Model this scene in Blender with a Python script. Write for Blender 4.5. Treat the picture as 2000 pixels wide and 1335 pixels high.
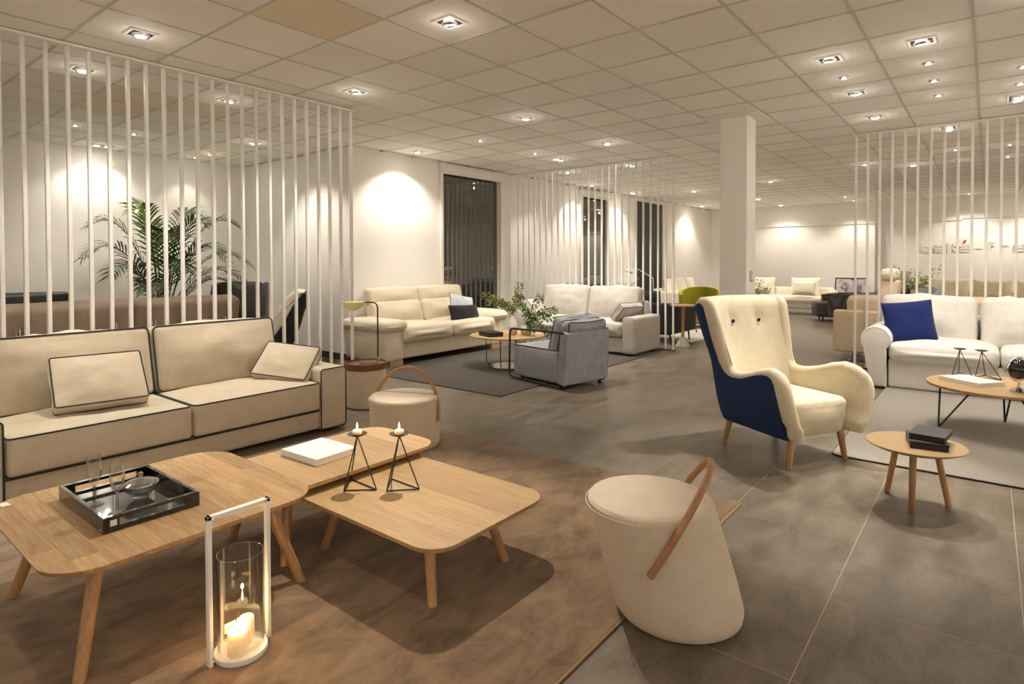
import bpy, bmesh, math, random
from mathutils import Vector, Matrix, noise
random.seed(7)
for o in list(bpy.data.objects): bpy.data.objects.remove(o)
SC = bpy.context.scene
COL = SC.collection
PI = math.pi
R = math.radians
CZ = 2.931            # ceiling height
EYE = 1.3465          # eye height

# ---------------------------------------------------------------- camera
cd = bpy.data.cameras.new('camera'); cam = bpy.data.objects.new('camera', cd); COL.objects.link(cam)
cd.sensor_fit = 'HORIZONTAL'; cd.sensor_width = 36.0
cd.lens = 1166.78 / 2000 * 36.0
cd.shift_y = -(667.5 - 533.02) / 2000
cd.clip_start = 0.05; cd.clip_end = 100
yaw, pitch, roll = R(-51.362), R(-1.0431), R(-0.1872)
fw = Vector((-math.sin(yaw)*math.cos(pitch), math.cos(yaw)*math.cos(pitch), math.sin(pitch)))
rt = Vector((math.cos(yaw), math.sin(yaw), 0)); up = rt.cross(fw)
r2 = rt*math.cos(roll) + up*math.sin(roll); u2 = -rt*math.sin(roll) + up*math.cos(roll)
m = Matrix((r2, u2, -fw)).transposed().to_4x4(); m.translation = Vector((0, 0, EYE))
cam.matrix_world = m
SC.camera = cam

# ---------------------------------------------------------------- world (night outside) and exposure
w = bpy.data.worlds.new('night'); SC.world = w; w.use_nodes = True
w.node_tree.nodes['Background'].inputs[0].default_value = (0.05, 0.055, 0.06, 1)
w.node_tree.nodes['Background'].inputs[1].default_value = 0.3
SC.view_settings.view_transform = 'Standard'; SC.view_settings.look = 'None'
SC.view_settings.gamma = 1.0; SC.view_settings.use_curve_mapping = False
SC.view_settings.exposure = 0.98
SC.cycles.max_bounces = 14; SC.cycles.diffuse_bounces = 8; SC.cycles.transparent_max_bounces = 16
LIGHT_COL = (1.0, 0.915, 0.79)
LAMP_POWER = 1.0

# ---------------------------------------------------------------- materials
def newmat(name):
    m = bpy.data.materials.new(name); m.use_nodes = True
    nt = m.node_tree; b = nt.nodes['Principled BSDF']
    return m, nt, b
def N(nt, t, **kw):
    n = nt.nodes.new(t)
    for k, v in kw.items(): setattr(n, k, v)
    return n
def L(nt, a, b): nt.links.new(a, b)
def c4(c): return (c[0], c[1], c[2], 1)
def srgb(r, g, b):
    f = lambda v: (v/255/12.92) if v/255 <= .04045 else ((v/255+.055)/1.055)**2.4
    return (f(r), f(g), f(b))
def plain(name, col, rough=.5, metal=0, spec=.5, coat=0, emit=None, es=0, sheen=0):
    m, nt, b = newmat(name)
    b.inputs['Base Color'].default_value = c4(col); b.inputs['Roughness'].default_value = rough
    b.inputs['Metallic'].default_value = metal; b.inputs['Specular IOR Level'].default_value = spec
    if coat: b.inputs['Coat Weight'].default_value = coat; b.inputs['Coat Roughness'].default_value = .05
    if emit: b.inputs['Emission Color'].default_value = c4(emit); b.inputs['Emission Strength'].default_value = es
    if sheen: b.inputs['Sheen Weight'].default_value = sheen
    return m
def ramp(nt, fac, stops):
    r = N(nt, 'ShaderNodeValToRGB'); e = r.color_ramp.elements
    e[0].position, e[0].color = stops[0][0], c4(stops[0][1]); e[1].position, e[1].color = stops[-1][0], c4(stops[-1][1])
    for p, c in stops[1:-1]:
        q = e.new(p); q.color = c4(c)
    L(nt, fac, r.inputs[0]); return r.outputs[0]
def mapping(nt, scale=(1,1,1), rot=(0,0,0), src='Object'):
    t = N(nt, 'ShaderNodeTexCoord'); mp = N(nt, 'ShaderNodeMapping')
    mp.inputs['Scale'].default_value = scale; mp.inputs['Rotation'].default_value = rot
    L(nt, t.outputs[src], mp.inputs[0]); return mp.outputs[0]
def noise_t(nt, vec, scale, detail=4, rough=.55, dist=0):
    n = N(nt, 'ShaderNodeTexNoise'); n.inputs['Scale'].default_value = scale; n.inputs['Detail'].default_value = detail
    n.inputs['Roughness'].default_value = rough; n.inputs['Distortion'].default_value = dist
    L(nt, vec, n.inputs['Vector']); return n
def bump(nt, b, h, strength=.2, dist=.01):
    bp = N(nt, 'ShaderNodeBump'); bp.inputs['Strength'].default_value = strength; bp.inputs['Distance'].default_value = dist
    L(nt, h, bp.inputs['Height']); L(nt, bp.outputs[0], b.inputs['Normal'])
def mixc(nt, fac, a, b, mode='MIX'):
    x = N(nt, 'ShaderNodeMix', data_type='RGBA', blend_type=mode)
    for s, v in ((x.inputs[0], fac), (x.inputs[6], a), (x.inputs[7], b)):
        if hasattr(v, 'links') or hasattr(v, 'is_output'): L(nt, v, s)
        elif isinstance(v, (int, float)): s.default_value = v
        else: s.default_value = c4(v)
    return x.outputs[2]
def fabric(name, col, col2=None, weave=320, bumps=.25, rough=.9, var=.12, sheen=.15, aniso=None, cloud=9):
    m, nt, b = newmat(name); col2 = col2 or tuple(c*(1-var*2) for c in col)
    v = mapping(nt); v2 = mapping(nt, aniso or (1,1,1))
    f = noise_t(nt, v2, weave, 2, .6); cl = noise_t(nt, v, cloud, 4, .6, .4); sl = noise_t(nt, v2, weave*.3, 3, .65)
    g = ramp(nt, sl.outputs[0], [(.32, col2), (.68, col)])
    a = mixc(nt, .5, mixc(nt, f.outputs[0], col2, col), g)
    c = mixc(nt, .3, a, ramp(nt, cl.outputs[0], [(.35, col2), (.65, col)]))
    L(nt, c, b.inputs['Base Color']); b.inputs['Roughness'].default_value = rough
    b.inputs['Specular IOR Level'].default_value = .2; b.inputs['Sheen Weight'].default_value = sheen
    ad = N(nt, 'ShaderNodeMath', operation='MULTIPLY_ADD'); ad.inputs[1].default_value = .8
    L(nt, sl.outputs[0], ad.inputs[0]); L(nt, f.outputs[0], ad.inputs[2])
    bump(nt, b, ad.outputs[0], min(1, bumps*1.6), .004); return m
def leather(name, col, rough=.42):
    m, nt, b = newmat(name); v = mapping(nt)
    vo = N(nt, 'ShaderNodeTexVoronoi'); vo.inputs['Scale'].default_value = 260; L(nt, v, vo.inputs['Vector'])
    n = noise_t(nt, v, 5, 4)
    L(nt, mixc(nt, n.outputs[0], col, tuple(c*.86 for c in col)), b.inputs['Base Color'])
    b.inputs['Roughness'].default_value = rough; b.inputs['Specular IOR Level'].default_value = .4
    bump(nt, b, vo.outputs['Distance'], .12, .002); return m
def wood(name, light, dark, grain=(22, 1.6, 22), rough=.42, rand=True, scale=2.2):
    m, nt, b = newmat(name)
    t = N(nt, 'ShaderNodeTexCoord'); oi = N(nt, 'ShaderNodeObjectInfo')
    ad = N(nt, 'ShaderNodeVectorMath', operation='MULTIPLY_ADD')
    ad.inputs[1].default_value = (37, 53, 71)
    cx = N(nt, 'ShaderNodeCombineXYZ')
    for i in range(3): L(nt, oi.outputs['Random'], cx.inputs[i])
    L(nt, cx.outputs[0], ad.inputs[0]); L(nt, t.outputs['Object'], ad.inputs[2])
    mp = N(nt, 'ShaderNodeMapping'); mp.inputs['Scale'].default_value = grain; L(nt, ad.outputs[0], mp.inputs[0])
    n1 = noise_t(nt, mp.outputs[0], scale, 6, .62, .9); n2 = noise_t(nt, mp.outputs[0], scale*7, 3, .6, .2)
    mid = tuple((a+c)/2 for a, c in zip(light, dark))
    base = ramp(nt, n1.outputs[0], [(.3, dark), (.5, mid), (.68, light)])
    c = mixc(nt, .25, base, ramp(nt, n2.outputs[0], [(.35, dark), (.65, light)]))
    if rand:
        hs = N(nt, 'ShaderNodeHueSaturation'); mr = N(nt, 'ShaderNodeMapRange')
        mr.inputs[3].default_value = .74; mr.inputs[4].default_value = 1.10
        L(nt, oi.outputs['Random'], mr.inputs[0]); L(nt, mr.outputs[0], hs.inputs['Value']); L(nt, c, hs.inputs['Color']); c = hs.outputs[0]
    L(nt, c, b.inputs['Base Color']); b.inputs['Roughness'].default_value = rough
    bump(nt, b, n2.outputs[0], .05, .002); return m
def thin_glass(name, tint=(1,1,1), ior=1.5, add=0.02, rough=0.0):
    m, nt, b = newmat(name); nt.nodes.remove(b)
    fr = N(nt, 'ShaderNodeLayerWeight'); pw_ = N(nt, 'ShaderNodeMath', operation='POWER'); pw_.inputs[1].default_value = 2.0; L(nt, fr.outputs['Facing'], pw_.inputs[0])
    ma = N(nt, 'ShaderNodeMath', operation='MULTIPLY_ADD'); ma.inputs[1].default_value = .95; ma.inputs[2].default_value = add
    L(nt, pw_.outputs[0], ma.inputs[0]); ma.use_clamp = True
    tr = N(nt, 'ShaderNodeBsdfTransparent'); tr.inputs[0].default_value = c4(tint)
    gl = N(nt, 'ShaderNodeBsdfGlossy'); gl.inputs['Roughness'].default_value = rough
    mx = N(nt, 'ShaderNodeMixShader'); L(nt, ma.outputs[0], mx.inputs[0]); L(nt, tr.outputs[0], mx.inputs[1]); L(nt, gl.outputs[0], mx.inputs[2])
    L(nt, mx.outputs[0], nt.nodes['Material Output'].inputs[0]); return m

M = {}
M['wall'] = plain('wall_paint', (.86, .835, .795), .75)
M['white'] = plain('white_lacquer', (.80, .785, .755), .4)
M['white_m'] = plain('white_metal', (.88, .87, .84), .35)
M['trim'] = plain('trim_paint', (.80, .76, .70), .5)
M['black'] = plain('black_metal', (.012, .012, .013), .4)
M['blackgloss'] = plain('black_gloss', (.008, .008, .009), .07, coat=.6)
M['blackbox'] = plain('black_card', (.013, .013, .014), .5)
M['chrome'] = plain('chrome', (.75, .75, .76), .12, 1)
M['gold'] = plain('brushed_brass', (.75, .57, .28), .32, 1)
M['pale_yellow'] = plain('pale_yellow_shade', (.90, .80, .44), .5)
M['paper'] = plain('paper', (.72, .715, .71), .6)
M['pages'] = plain('page_block', (.72, .68, .63), .8)
M['wax'] = plain('wax', (.95, .87, .70), .5); M['wax'].node_tree.nodes['Principled BSDF'].inputs['Subsurface Weight'].default_value = .5
M['flame'] = plain('flame', (1, .7, .3), .5, emit=(1.0, .62, .22), es=38)
M['lens'] = plain('lamp_lens', (1, 1, 1), .3, emit=(1.0, .92, .80), es=60)
M['lensdim'] = plain('lamp_lens_small', (1, 1, 1), .3, emit=(1.0, .90, .74), es=30)
M['glass'] = thin_glass('clear_glass', (.975, .98, .975), 1.45, .05)
M['crystal'] = thin_glass('cut_crystal', (.95, .96, .96), 1.6, .24)
M['sofa'] = fabric('beige_linen', srgb(206, 194, 174), srgb(180, 166, 144), 420, .25)
M['piping'] = fabric('dark_piping', (.022, .026, .034), None, 500, .1)
M['cream'] = fabric('cream_wool', srgb(224, 214, 191), srgb(200, 188, 162), 260, .35)
M['blue'] = fabric('navy_velvet', (.010, .032, .12), (.006, .02, .075), 300, .1, .85, sheen=.08)
M['bluecush'] = fabric('royal_blue_velvet', (.008, .021, .135), (.005, .013, .085), 300, .1, .8, sheen=.08)
M['pouf'] = fabric('pouf_felt', srgb(214, 200, 181), srgb(194, 178, 156), 420, .25)
M['wleather'] = leather('white_leather', srgb(224, 212, 190))
M['grey'] = fabric('grey_linen', srgb(200, 195, 188), srgb(172, 166, 158), 240, .3, aniso=(.25, 1, 1))
M['gchair'] = fabric('blue_grey_weave', srgb(176, 179, 186), srgb(128, 132, 142), 190, .35, aniso=(.4, 1, 1))
M['darkfab'] = fabric('charcoal_fabric', (.025, .025, .027), (.012, .012, .014), 300, .2)
M['navyfab'] = fabric('navy_grey_fabric', (.035, .034, .05), (.02, .02, .03), 300, .2)
M['greyblue'] = fabric('light_blue_fabric', srgb(205, 210, 216), srgb(170, 176, 186), 90, .2)
M['wsofa'] = fabric('white_slipcover', srgb(224, 221, 215), srgb(200, 196, 189), 260, .35, aniso=(.3, 1, 1))
M['brownfab'] = fabric('taupe_leather', srgb(150, 131, 116), srgb(126, 108, 95), 300, .1, .6)
M['blackleather'] = leather('black_leather', (.014, .013, .013), .35)
M['darkleather'] = leather('dark_brown_leather', (.03, .024, .021), .38)
M['beigeleather'] = leather('beige_leather', srgb(222, 200, 172))
M['offwhite'] = fabric('off_white_fabric', srgb(244, 236, 220), srgb(222, 212, 194), 220, .2)
M['creamsofa'] = fabric('cream_boucle', srgb(228, 218, 192), srgb(205, 192, 160), 220, .2)
M['lime'] = fabric('lime_velvet', (.33, .29, .012), (.24, .21, .008), 300, .1)
M['midgrey'] = fabric('mid_grey_fabric', srgb(150, 142, 132), srgb(120, 112, 102), 220, .2)
M['oak'] = wood('light_oak', srgb(192, 160, 115), srgb(156, 121, 79))
M['oak_stave'] = wood('oak_staves', srgb(192, 159, 113), srgb(142, 106, 67))
M['oakpale'] = wood('pale_oak', srgb(190, 160, 116), srgb(162, 129, 87))
M['legwood'] = wood('leg_oak', srgb(180, 139, 94), srgb(146, 107, 68), (22, 22, 1.6))
M['walnut'] = wood('walnut', srgb(140, 86, 58), srgb(96, 56, 38), rand=False)
M['bentwood'] = wood('bent_beech', srgb(178, 130, 88), srgb(146, 102, 66), (8, 8, 8), rand=False)
M['concrete'] = plain('concrete_cone', (.36, .33, .29), .8)
M['ceramic'] = plain('ceramic_white', (.78, .74, .68), .35)
M['terracotta'] = plain('sandy_ceramic', (.55, .40, .28), .7)
M['leaf'] = plain('leaf_green', (.13, .19, .04), .45)
M['leaf2'] = plain('olive_leaf', (.20, .22, .05), .5)
M['palm'] = plain('palm_green', (.035, .075, .014), .4)
M['palmlit'] = plain('palm_green_lit', (.12, .20, .02), .4)  # lit copy of the palm green, light put into the colour of some upper fronds
M['stem'] = plain('stem_brown', (.10, .07, .035), .8)
M['plate'] = plain('switch_grey', (.42, .41, .40), .35)

# floor tile: matt grey-brown porcelain with soft gloss
def floor_tile_mat():
    m, nt, b = newmat('porcelain_tile')
    g = N(nt, 'ShaderNodeNewGeometry'); mp = N(nt, 'ShaderNodeMapping'); L(nt, g.outputs['Position'], mp.inputs[0])
    mp.inputs['Scale'].default_value = (1.0, 2.2, 1)
    oi = N(nt, 'ShaderNodeObjectInfo')
    n1 = noise_t(nt, mp.outputs[0], 3.4, 6, .62, .5); n2 = noise_t(nt, mp.outputs[0], 30, 4, .65)
    a = ramp(nt, n1.outputs[0], [(.32, (.095, .074, .054)), (.48, (.155, .126, .096)), (.68, (.235, .197, .155))])
    c = mixc(nt, .3, a, ramp(nt, n2.outputs[0], [(.3, (.105, .083, .061)), (.7, (.22, .184, .144))]))
    hs = N(nt, 'ShaderNodeHueSaturation'); mr = N(nt, 'ShaderNodeMapRange'); mr.inputs[3].default_value = .93; mr.inputs[4].default_value = 1.07
    L(nt, oi.outputs['Random'], mr.inputs[0]); L(nt, mr.outputs[0], hs.inputs['Value']); L(nt, c, hs.inputs['Color'])
    L(nt, hs.outputs[0], b.inputs['Base Color'])
    L(nt, ramp(nt, n1.outputs[0], [(.3, (.31,)*3), (.7, (.42,)*3)]), b.inputs['Roughness'])
    b.inputs['Specular IOR Level'].default_value = .28
    return m
M['ftile'] = floor_tile_mat()
M['grout'] = plain('grout', srgb(182, 168, 146), .85)
def ceil_tile_mat(name, col, perf=False):
    m, nt, b = newmat(name); oi = N(nt, 'ShaderNodeObjectInfo')
    hs = N(nt, 'ShaderNodeHueSaturation'); mr = N(nt, 'ShaderNodeMapRange'); mr.inputs[3].default_value = .95; mr.inputs[4].default_value = 1.03
    L(nt, oi.outputs['Random'], mr.inputs[0]); L(nt, mr.outputs[0], hs.inputs['Value'])
    v = mapping(nt)
    if perf:
        vo = N(nt, 'ShaderNodeTexVoronoi'); vo.inputs['Scale'].default_value = 90; vo.inputs['Randomness'].default_value = 0; L(nt, v, vo.inputs['Vector'])
        L(nt, ramp(nt, vo.outputs['Distance'], [(.22, tuple(x*.55 for x in col)), (.32, col)]), hs.inputs['Color'])
    else:
        n = noise_t(nt, v, 120, 3); L(nt, ramp(nt, n.outputs[0], [(.3, tuple(x*.96 for x in col)), (.7, col)]), hs.inputs['Color'])
        bump(nt, b, n.outputs[0], .1, .001)
    L(nt, hs.outputs[0], b.inputs['Base Color']); b.inputs['Roughness'].default_value = .8; return m
M['ctile'] = ceil_tile_mat('mineral_tile', (.88, .855, .81))
M['ctile_y'] = ceil_tile_mat('yellowed_tile', (.84, .74, .58))
M['ctile_p'] = ceil_tile_mat('perforated_tile', (.88, .855, .81), True)
M['cbar'] = plain('ceiling_bar', (.56, .53, .48), .5)
def rug_mat(name, dark, light, cloud, fine=420, bs=.4):
    m, nt, b = newmat(name); v = mapping(nt); v2 = mapping(nt, (1, 1.8, 1), (0, 0, .5))
    n1 = noise_t(nt, v2, cloud, 7, .68, .6); n2 = noise_t(nt, v, fine, 3, .7)
    a = ramp(nt, n1.outputs[0], [(.34, dark), (.66, light)])
    c = mixc(nt, .3, a, ramp(nt, n2.outputs[0], [(.3, tuple(x*.6 for x in dark)), (.7, light)]))
    L(nt, c, b.inputs['Base Color']); b.inputs['Roughness'].default_value = 1; b.inputs['Specular IOR Level'].default_value = .1
    b.inputs['Sheen Weight'].default_value = .25
    ad = N(nt, 'ShaderNodeMath', operation='MULTIPLY_ADD'); ad.inputs[1].default_value = .35
    L(nt, n1.outputs[0], ad.inputs[0]); L(nt, n2.outputs[0], ad.inputs[2])
    bump(nt, b, ad.outputs[0], bs, .012); return m
M['rug'] = rug_mat('beige_viscose_pile', srgb(84, 64, 45), srgb(152, 124, 94), 4.6)
M['rughem'] = plain('rug_hem', srgb(150, 122, 88), .9)
M['rugdark'] = rug_mat('charcoal_pile', srgb(62, 57, 51), srgb(82, 76, 68), 14)
M['rugdark_edge'] = plain('charcoal_edge', srgb(62, 57, 51), .9)
M['ruggrey'] = rug_mat('grey_weave_rug', srgb(138, 132, 124), srgb(166, 159, 150), 60, 700)
M['ruggrey_edge'] = plain('rug_backing_black', (.01, .01, .011), .9)
M['rugwhite'] = rug_mat('white_pile', srgb(226, 220, 208), srgb(240, 236, 228), 20)
# window pane at night: dark outside, strong mirror image of the room
M['pane'] = plain('night_pane', (.022, .024, .020), .015, spec=.5)
M['pane'].node_tree.nodes['Principled BSDF'].inputs['IOR'].default_value = 2.3
def poster_mat():
    m, nt, b = newmat('dark_poster_print'); v = mapping(nt)
    sx = N(nt, 'ShaderNodeSeparateXYZ'); L(nt, v, sx.inputs[0])
    n = noise_t(nt, mapping(nt, (2.2, 0, 0)), 1.6, 3)
    ma = N(nt, 'ShaderNodeMath', operation='MULTIPLY_ADD'); ma.inputs[1].default_value = -.5; L(nt, n.outputs[0], ma.inputs[0]); L(nt, sx.outputs[2], ma.inputs[2])
    mr = N(nt, 'ShaderNodeMapRange'); mr.inputs[1].default_value = -1.2; mr.inputs[2].default_value = 1.2; L(nt, ma.outputs[0], mr.inputs[0])
    c = ramp(nt, mr.outputs[0], [(0, (.006, .006, .008)), (.43, (.008, .008, .011)), (.45, (.16, .11, .15)), (.52, (.045, .034, .06)), (.60, (.012, .011, .016)), (1, (.008, .008, .009))])
    L(nt, c, b.inputs['Base Color']); b.inputs['Roughness'].default_value = .45; return m
M['poster'] = poster_mat()
def picture_mat():
    m, nt, b = newmat('grey_photo_print'); v = mapping(nt)
    n = noise_t(nt, v, 3.2, 3, .5, 1.2)
    L(nt, ramp(nt, n.outputs[0], [(.36, (.10, .09, .11)), (.46, (.30, .27, .29)), (.52, (.52, .47, .47)), (.7, (.62, .56, .55))]), b.inputs['Base Color'])
    b.inputs['Roughness'].default_value = .3; return m
M['photo'] = picture_mat()
def plaid_mat():
    m, nt, b = newmat('grey_check_fabric'); v = mapping(nt)
    w1 = N(nt, 'ShaderNodeTexWave', bands_direction='X'); w2 = N(nt, 'ShaderNodeTexWave', bands_direction='Z')
    for x in (w1, w2): x.inputs['Scale'].default_value = 7; L(nt, v, x.inputs[0])
    c = mixc(nt, .5, ramp(nt, w1.outputs[0], [(.55, (.045, .044, .046)), (.85, (.16, .15, .14))]), ramp(nt, w2.outputs[0], [(.55, (.045, .044, .046)), (.85, (.16, .15, .14))]))
    L(nt, c, b.inputs['Base Color']); b.inputs['Roughness'].default_value = .9; return m
M['plaid'] = plaid_mat()

# ---------------------------------------------------------------- geometry helpers
def obj(name, vf, mat, parent=None, loc=(0,0,0), rot=(0,0,0), smooth=True, angle=40):
    v, f = vf
    me = bpy.data.meshes.new(name); me.from_pydata([tuple(p) for p in v], [], f); me.update()
    if mat: me.materials.append(M[mat] if isinstance(mat, str) else mat)
    if smooth:
        me.shade_smooth(); me.set_sharp_from_angle(angle=R(angle))
    o = bpy.data.objects.new(name, me); COL.objects.link(o)
    o.location = loc; o.rotation_euler = rot
    if parent: o.parent = parent
    return o
def inst(name, me, parent=None, loc=(0,0,0), rot=(0,0,0), scale=(1,1,1)):
    o = bpy.data.objects.new(name, me); COL.objects.link(o); o.location = loc; o.rotation_euler = rot; o.scale = scale
    if parent: o.parent = parent
    return o
def tag(o, label, cat, group=None):
    o['label'] = label; o['category'] = cat
    if group: o['group'] = group
    return o
def thing(name, label, cat, loc=(0,0,0), rz=0, group=None):
    o = bpy.data.objects.new(name, None); COL.objects.link(o); o.empty_display_size = .1
    o.location = loc; o.rotation_euler = (0, 0, rz); return tag(o, label, cat, group)
def struct(o): o['kind'] = 'structure'; return o
def tr(vf, loc=(0,0,0), rot=(0,0,0)):
    mt = Matrix.Translation(Vector(loc)) @ (Matrix.Rotation(rot[2],4,'Z') @ Matrix.Rotation(rot[1],4,'Y') @ Matrix.Rotation(rot[0],4,'X'))
    return [mt @ Vector(p) for p in vf[0]], vf[1]
def join(*vs):
    V, F = [], []
    for v, f in vs:
        k = len(V); V += list(v); F += [tuple(i+k for i in q) for q in f]
    return V, F
def box(sx, sy, sz, c=(0,0,0)):
    x, y, z = sx/2, sy/2, sz/2
    v = [(c[0]+a*x, c[1]+b*y, c[2]+d*z) for a in (-1,1) for b in (-1,1) for d in (-1,1)]
    return v, [(0,1,3,2),(4,6,7,5),(0,4,5,1),(2,3,7,6),(0,2,6,4),(1,5,7,3)]
def boxb(x0,x1,y0,y1,z0,z1): return box(x1-x0, y1-y0, z1-z0, ((x0+x1)/2,(y0+y1)/2,(z0+z1)/2))
def bm_out(bm):
    bm.verts.ensure_lookup_table(); bm.verts.index_update()
    r = ([v.co.copy() for v in bm.verts], [tuple(v.index for v in f.verts) for f in bm.faces]); bm.free(); return r
def bbox(sx, sy, sz, r=.01, seg=2, c=(0,0,0)):
    bm = bmesh.new(); v, f = box(sx, sy, sz, c); vs = [bm.verts.new(p) for p in v]
    for q in f: bm.faces.new([vs[i] for i in q])
    bmesh.ops.bevel(bm, geom=bm.edges[:], offset=r, segments=seg, affect='EDGES', profile=.5)
    return bm_out(bm)
def prism(poly, h0, h1, axis='z', bev=0, seg=2, taper=1.0):
    """extrude a closed outline; axis z: (x,y), axis y: (x,z), axis x: (y,z)"""
    n = len(poly)
    cx = sum(p[0] for p in poly)/n; cy = sum(p[1] for p in poly)/n
    mk = {'z': lambda a,b,h: (a,b,h), 'y': lambda a,b,h: (a,h,b), 'x': lambda a,b,h: (h,a,b)}[axis]
    bm = bmesh.new()
    A = [bm.verts.new(mk(cx+(p[0]-cx)*taper, cy+(p[1]-cy)*taper, h0)) for p in poly]; B = [bm.verts.new(mk(p[0], p[1], h1)) for p in poly]
    e = [bm.faces.new(A[::-1]), bm.faces.new(B)]
    for i in range(n): bm.faces.new((A[i], A[(i+1)%n], B[(i+1)%n], B[i]))
    if bev:
        ed = list({x for f in e for x in f.edges}); bmesh.ops.bevel(bm, geom=ed, offset=bev, segments=seg, affect='EDGES', profile=.5)
    bmesh.ops.recalc_face_normals(bm, faces=bm.faces[:])
    return bm_out(bm)
def rrect(w, h, r, seg=8, c=(0,0)):
    o = []
    for cx, cy, a0 in ((w/2-r,h/2-r,0), (-w/2+r,h/2-r,90), (-w/2+r,-h/2+r,180), (w/2-r,-h/2+r,270)):
        for i in range(seg+1):
            a = R(a0+90*i/seg); o.append((c[0]+cx+r*math.cos(a), c[1]+cy+r*math.sin(a)))
    return o
def circle(r, n=48, c=(0,0)): return [(c[0]+r*math.cos(2*PI*i/n), c[1]+r*math.sin(2*PI*i/n)) for i in range(n)]
def frames(pts, closed):
    n = len(pts); T = []
    for i in range(n):
        a = pts[(i-1)%n] if (closed or i) else pts[0]; b = pts[(i+1)%n] if (closed or i < n-1) else pts[-1]
        T.append((b-a).normalized())
    ref = Vector((0,0,1)) if abs(T[0].z) < .9 else Vector((1,0,0))
    nn = (ref - T[0]*ref.dot(T[0])).normalized(); out = []
    for t in T:
        nn = nn - t*nn.dot(t)
        nn = nn.normalized() if nn.length > 1e-6 else t.orthogonal().normalized()
        out.append((t, nn, t.cross(nn)))
    return out
def tube(pts, r, closed=False, seg=8, cap=True):
    pts = [Vector(p) for p in pts]; n = len(pts); fr = frames(pts, closed); V, F = [], []
    rr = r if callable(r) else (lambda s: r)
    for i, (p, (t, a, b)) in enumerate(zip(pts, fr)):
        q = rr(i/max(1, n-1))
        for k in range(seg):
            an = 2*PI*k/seg; V.append(p + a*math.cos(an)*q + b*math.sin(an)*q)
    for i in range(n if closed else n-1):
        j = (i+1) % n
        for k in range(seg): F.append((i*seg+k, i*seg+(k+1)%seg, j*seg+(k+1)%seg, j*seg+k))
    if cap and not closed:
        F.append(tuple(range(seg))[::-1]); F.append(tuple((n-1)*seg+k for k in range(seg)))
    return V, F
def taper(p0, p1, r0, r1, seg=16):
    p0, p1 = Vector(p0), Vector(p1); d = (p1-p0)
    return tube([p0, p0+d*.015, p0+d*.5, p1-d*.015, p1], lambda s: (r0*.8 if s == 0 else r1*.8 if s == 1 else r0+(r1-r0)*s), seg=seg)
def lathe(prof, seg=32, cap=True):
    V, F = [], []; n = len(prof)
    for r_, z in prof:
        for k in range(seg): V.append((max(r_, 1e-5)*math.cos(2*PI*k/seg), max(r_, 1e-5)*math.sin(2*PI*k/seg), z))
    for i in range(n-1):
        for k in range(seg): F.append((i*seg+k, i*seg+(k+1)%seg, (i+1)*seg+(k+1)%seg, (i+1)*seg+k))
    if cap:
        F.append(tuple(range(seg))[::-1]); F.append(tuple((n-1)*seg+k for k in range(seg)))
    return V, F
def ublock(sx, sy, sz, r=.04, puff=(0,0,0), n=7, c=(0,0,0), wr=0, wf=6, deform=None, seed=0):
    """upholstered block: rounded box whose faces bulge by puff; wr adds soft wrinkles"""
    h = (sx/2, sy/2, sz/2); r = min(r, *[q*.98 for q in h])
    def ticks(hh):
        i = hh - r; t = [-i + 2*i*k/n for k in range(n+1)]
        return [-hh, -i-r*.45] + t + [i+r*.45, hh]
    tk = [ticks(q) for q in h]; key, V, F = {}, [], []
    def pos(p):
        q = [max(-(h[k]-r), min(h[k]-r, p[k])) for k in range(3)]
        d = Vector([p[k]-q[k] for k in range(3)]); nrm = d.normalized() if d.length > 1e-9 else Vector((0,0,0))
        o = Vector(q) + nrm*r
        a = [q[k]/max(1e-6, h[k]-r) for k in range(3)]
        for k in range(3):
            j = [x for x in range(3) if x != k]
            o[k] += nrm[k]*puff[k]*(1-a[j[0]]**2)*(1-a[j[1]]**2)
        if wr:
            s = Vector((seed*3.1, seed*1.7, seed)); dk_ = max(range(3), key=lambda k: abs(nrm[k])); wg = 1.0
            for k in range(3):
                if k != dk_: wg *= 1-abs(a[k])**6
            o += nrm*wg*(wr*noise.noise(o*wf+s) + wr*.5*noise.noise(o*wf*2.7+s))
        if deform: o = Vector(deform(o))
        return o + Vector(c)
    def vid(p):
        k = tuple(round(x, 6) for x in p)
        if k not in key: key[k] = len(V); V.append(pos(p))
        return key[k]
    for ax in range(3):
        i, j = [x for x in range(3) if x != ax]
        for s in (-1, 1):
            for a in range(len(tk[i])-1):
                for b in range(len(tk[j])-1):
                    q = []
                    for da, db in ((0,0),(1,0),(1,1),(0,1)):
                        p = [0,0,0]; p[ax] = s*h[ax]; p[i] = tk[i][a+da]; p[j] = tk[j][b+db]; q.append(vid(p))
                    flip = (s > 0) != (ax == 1)
                    F.append(tuple(q) if flip else tuple(q[::-1]))
    return V, F
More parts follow.
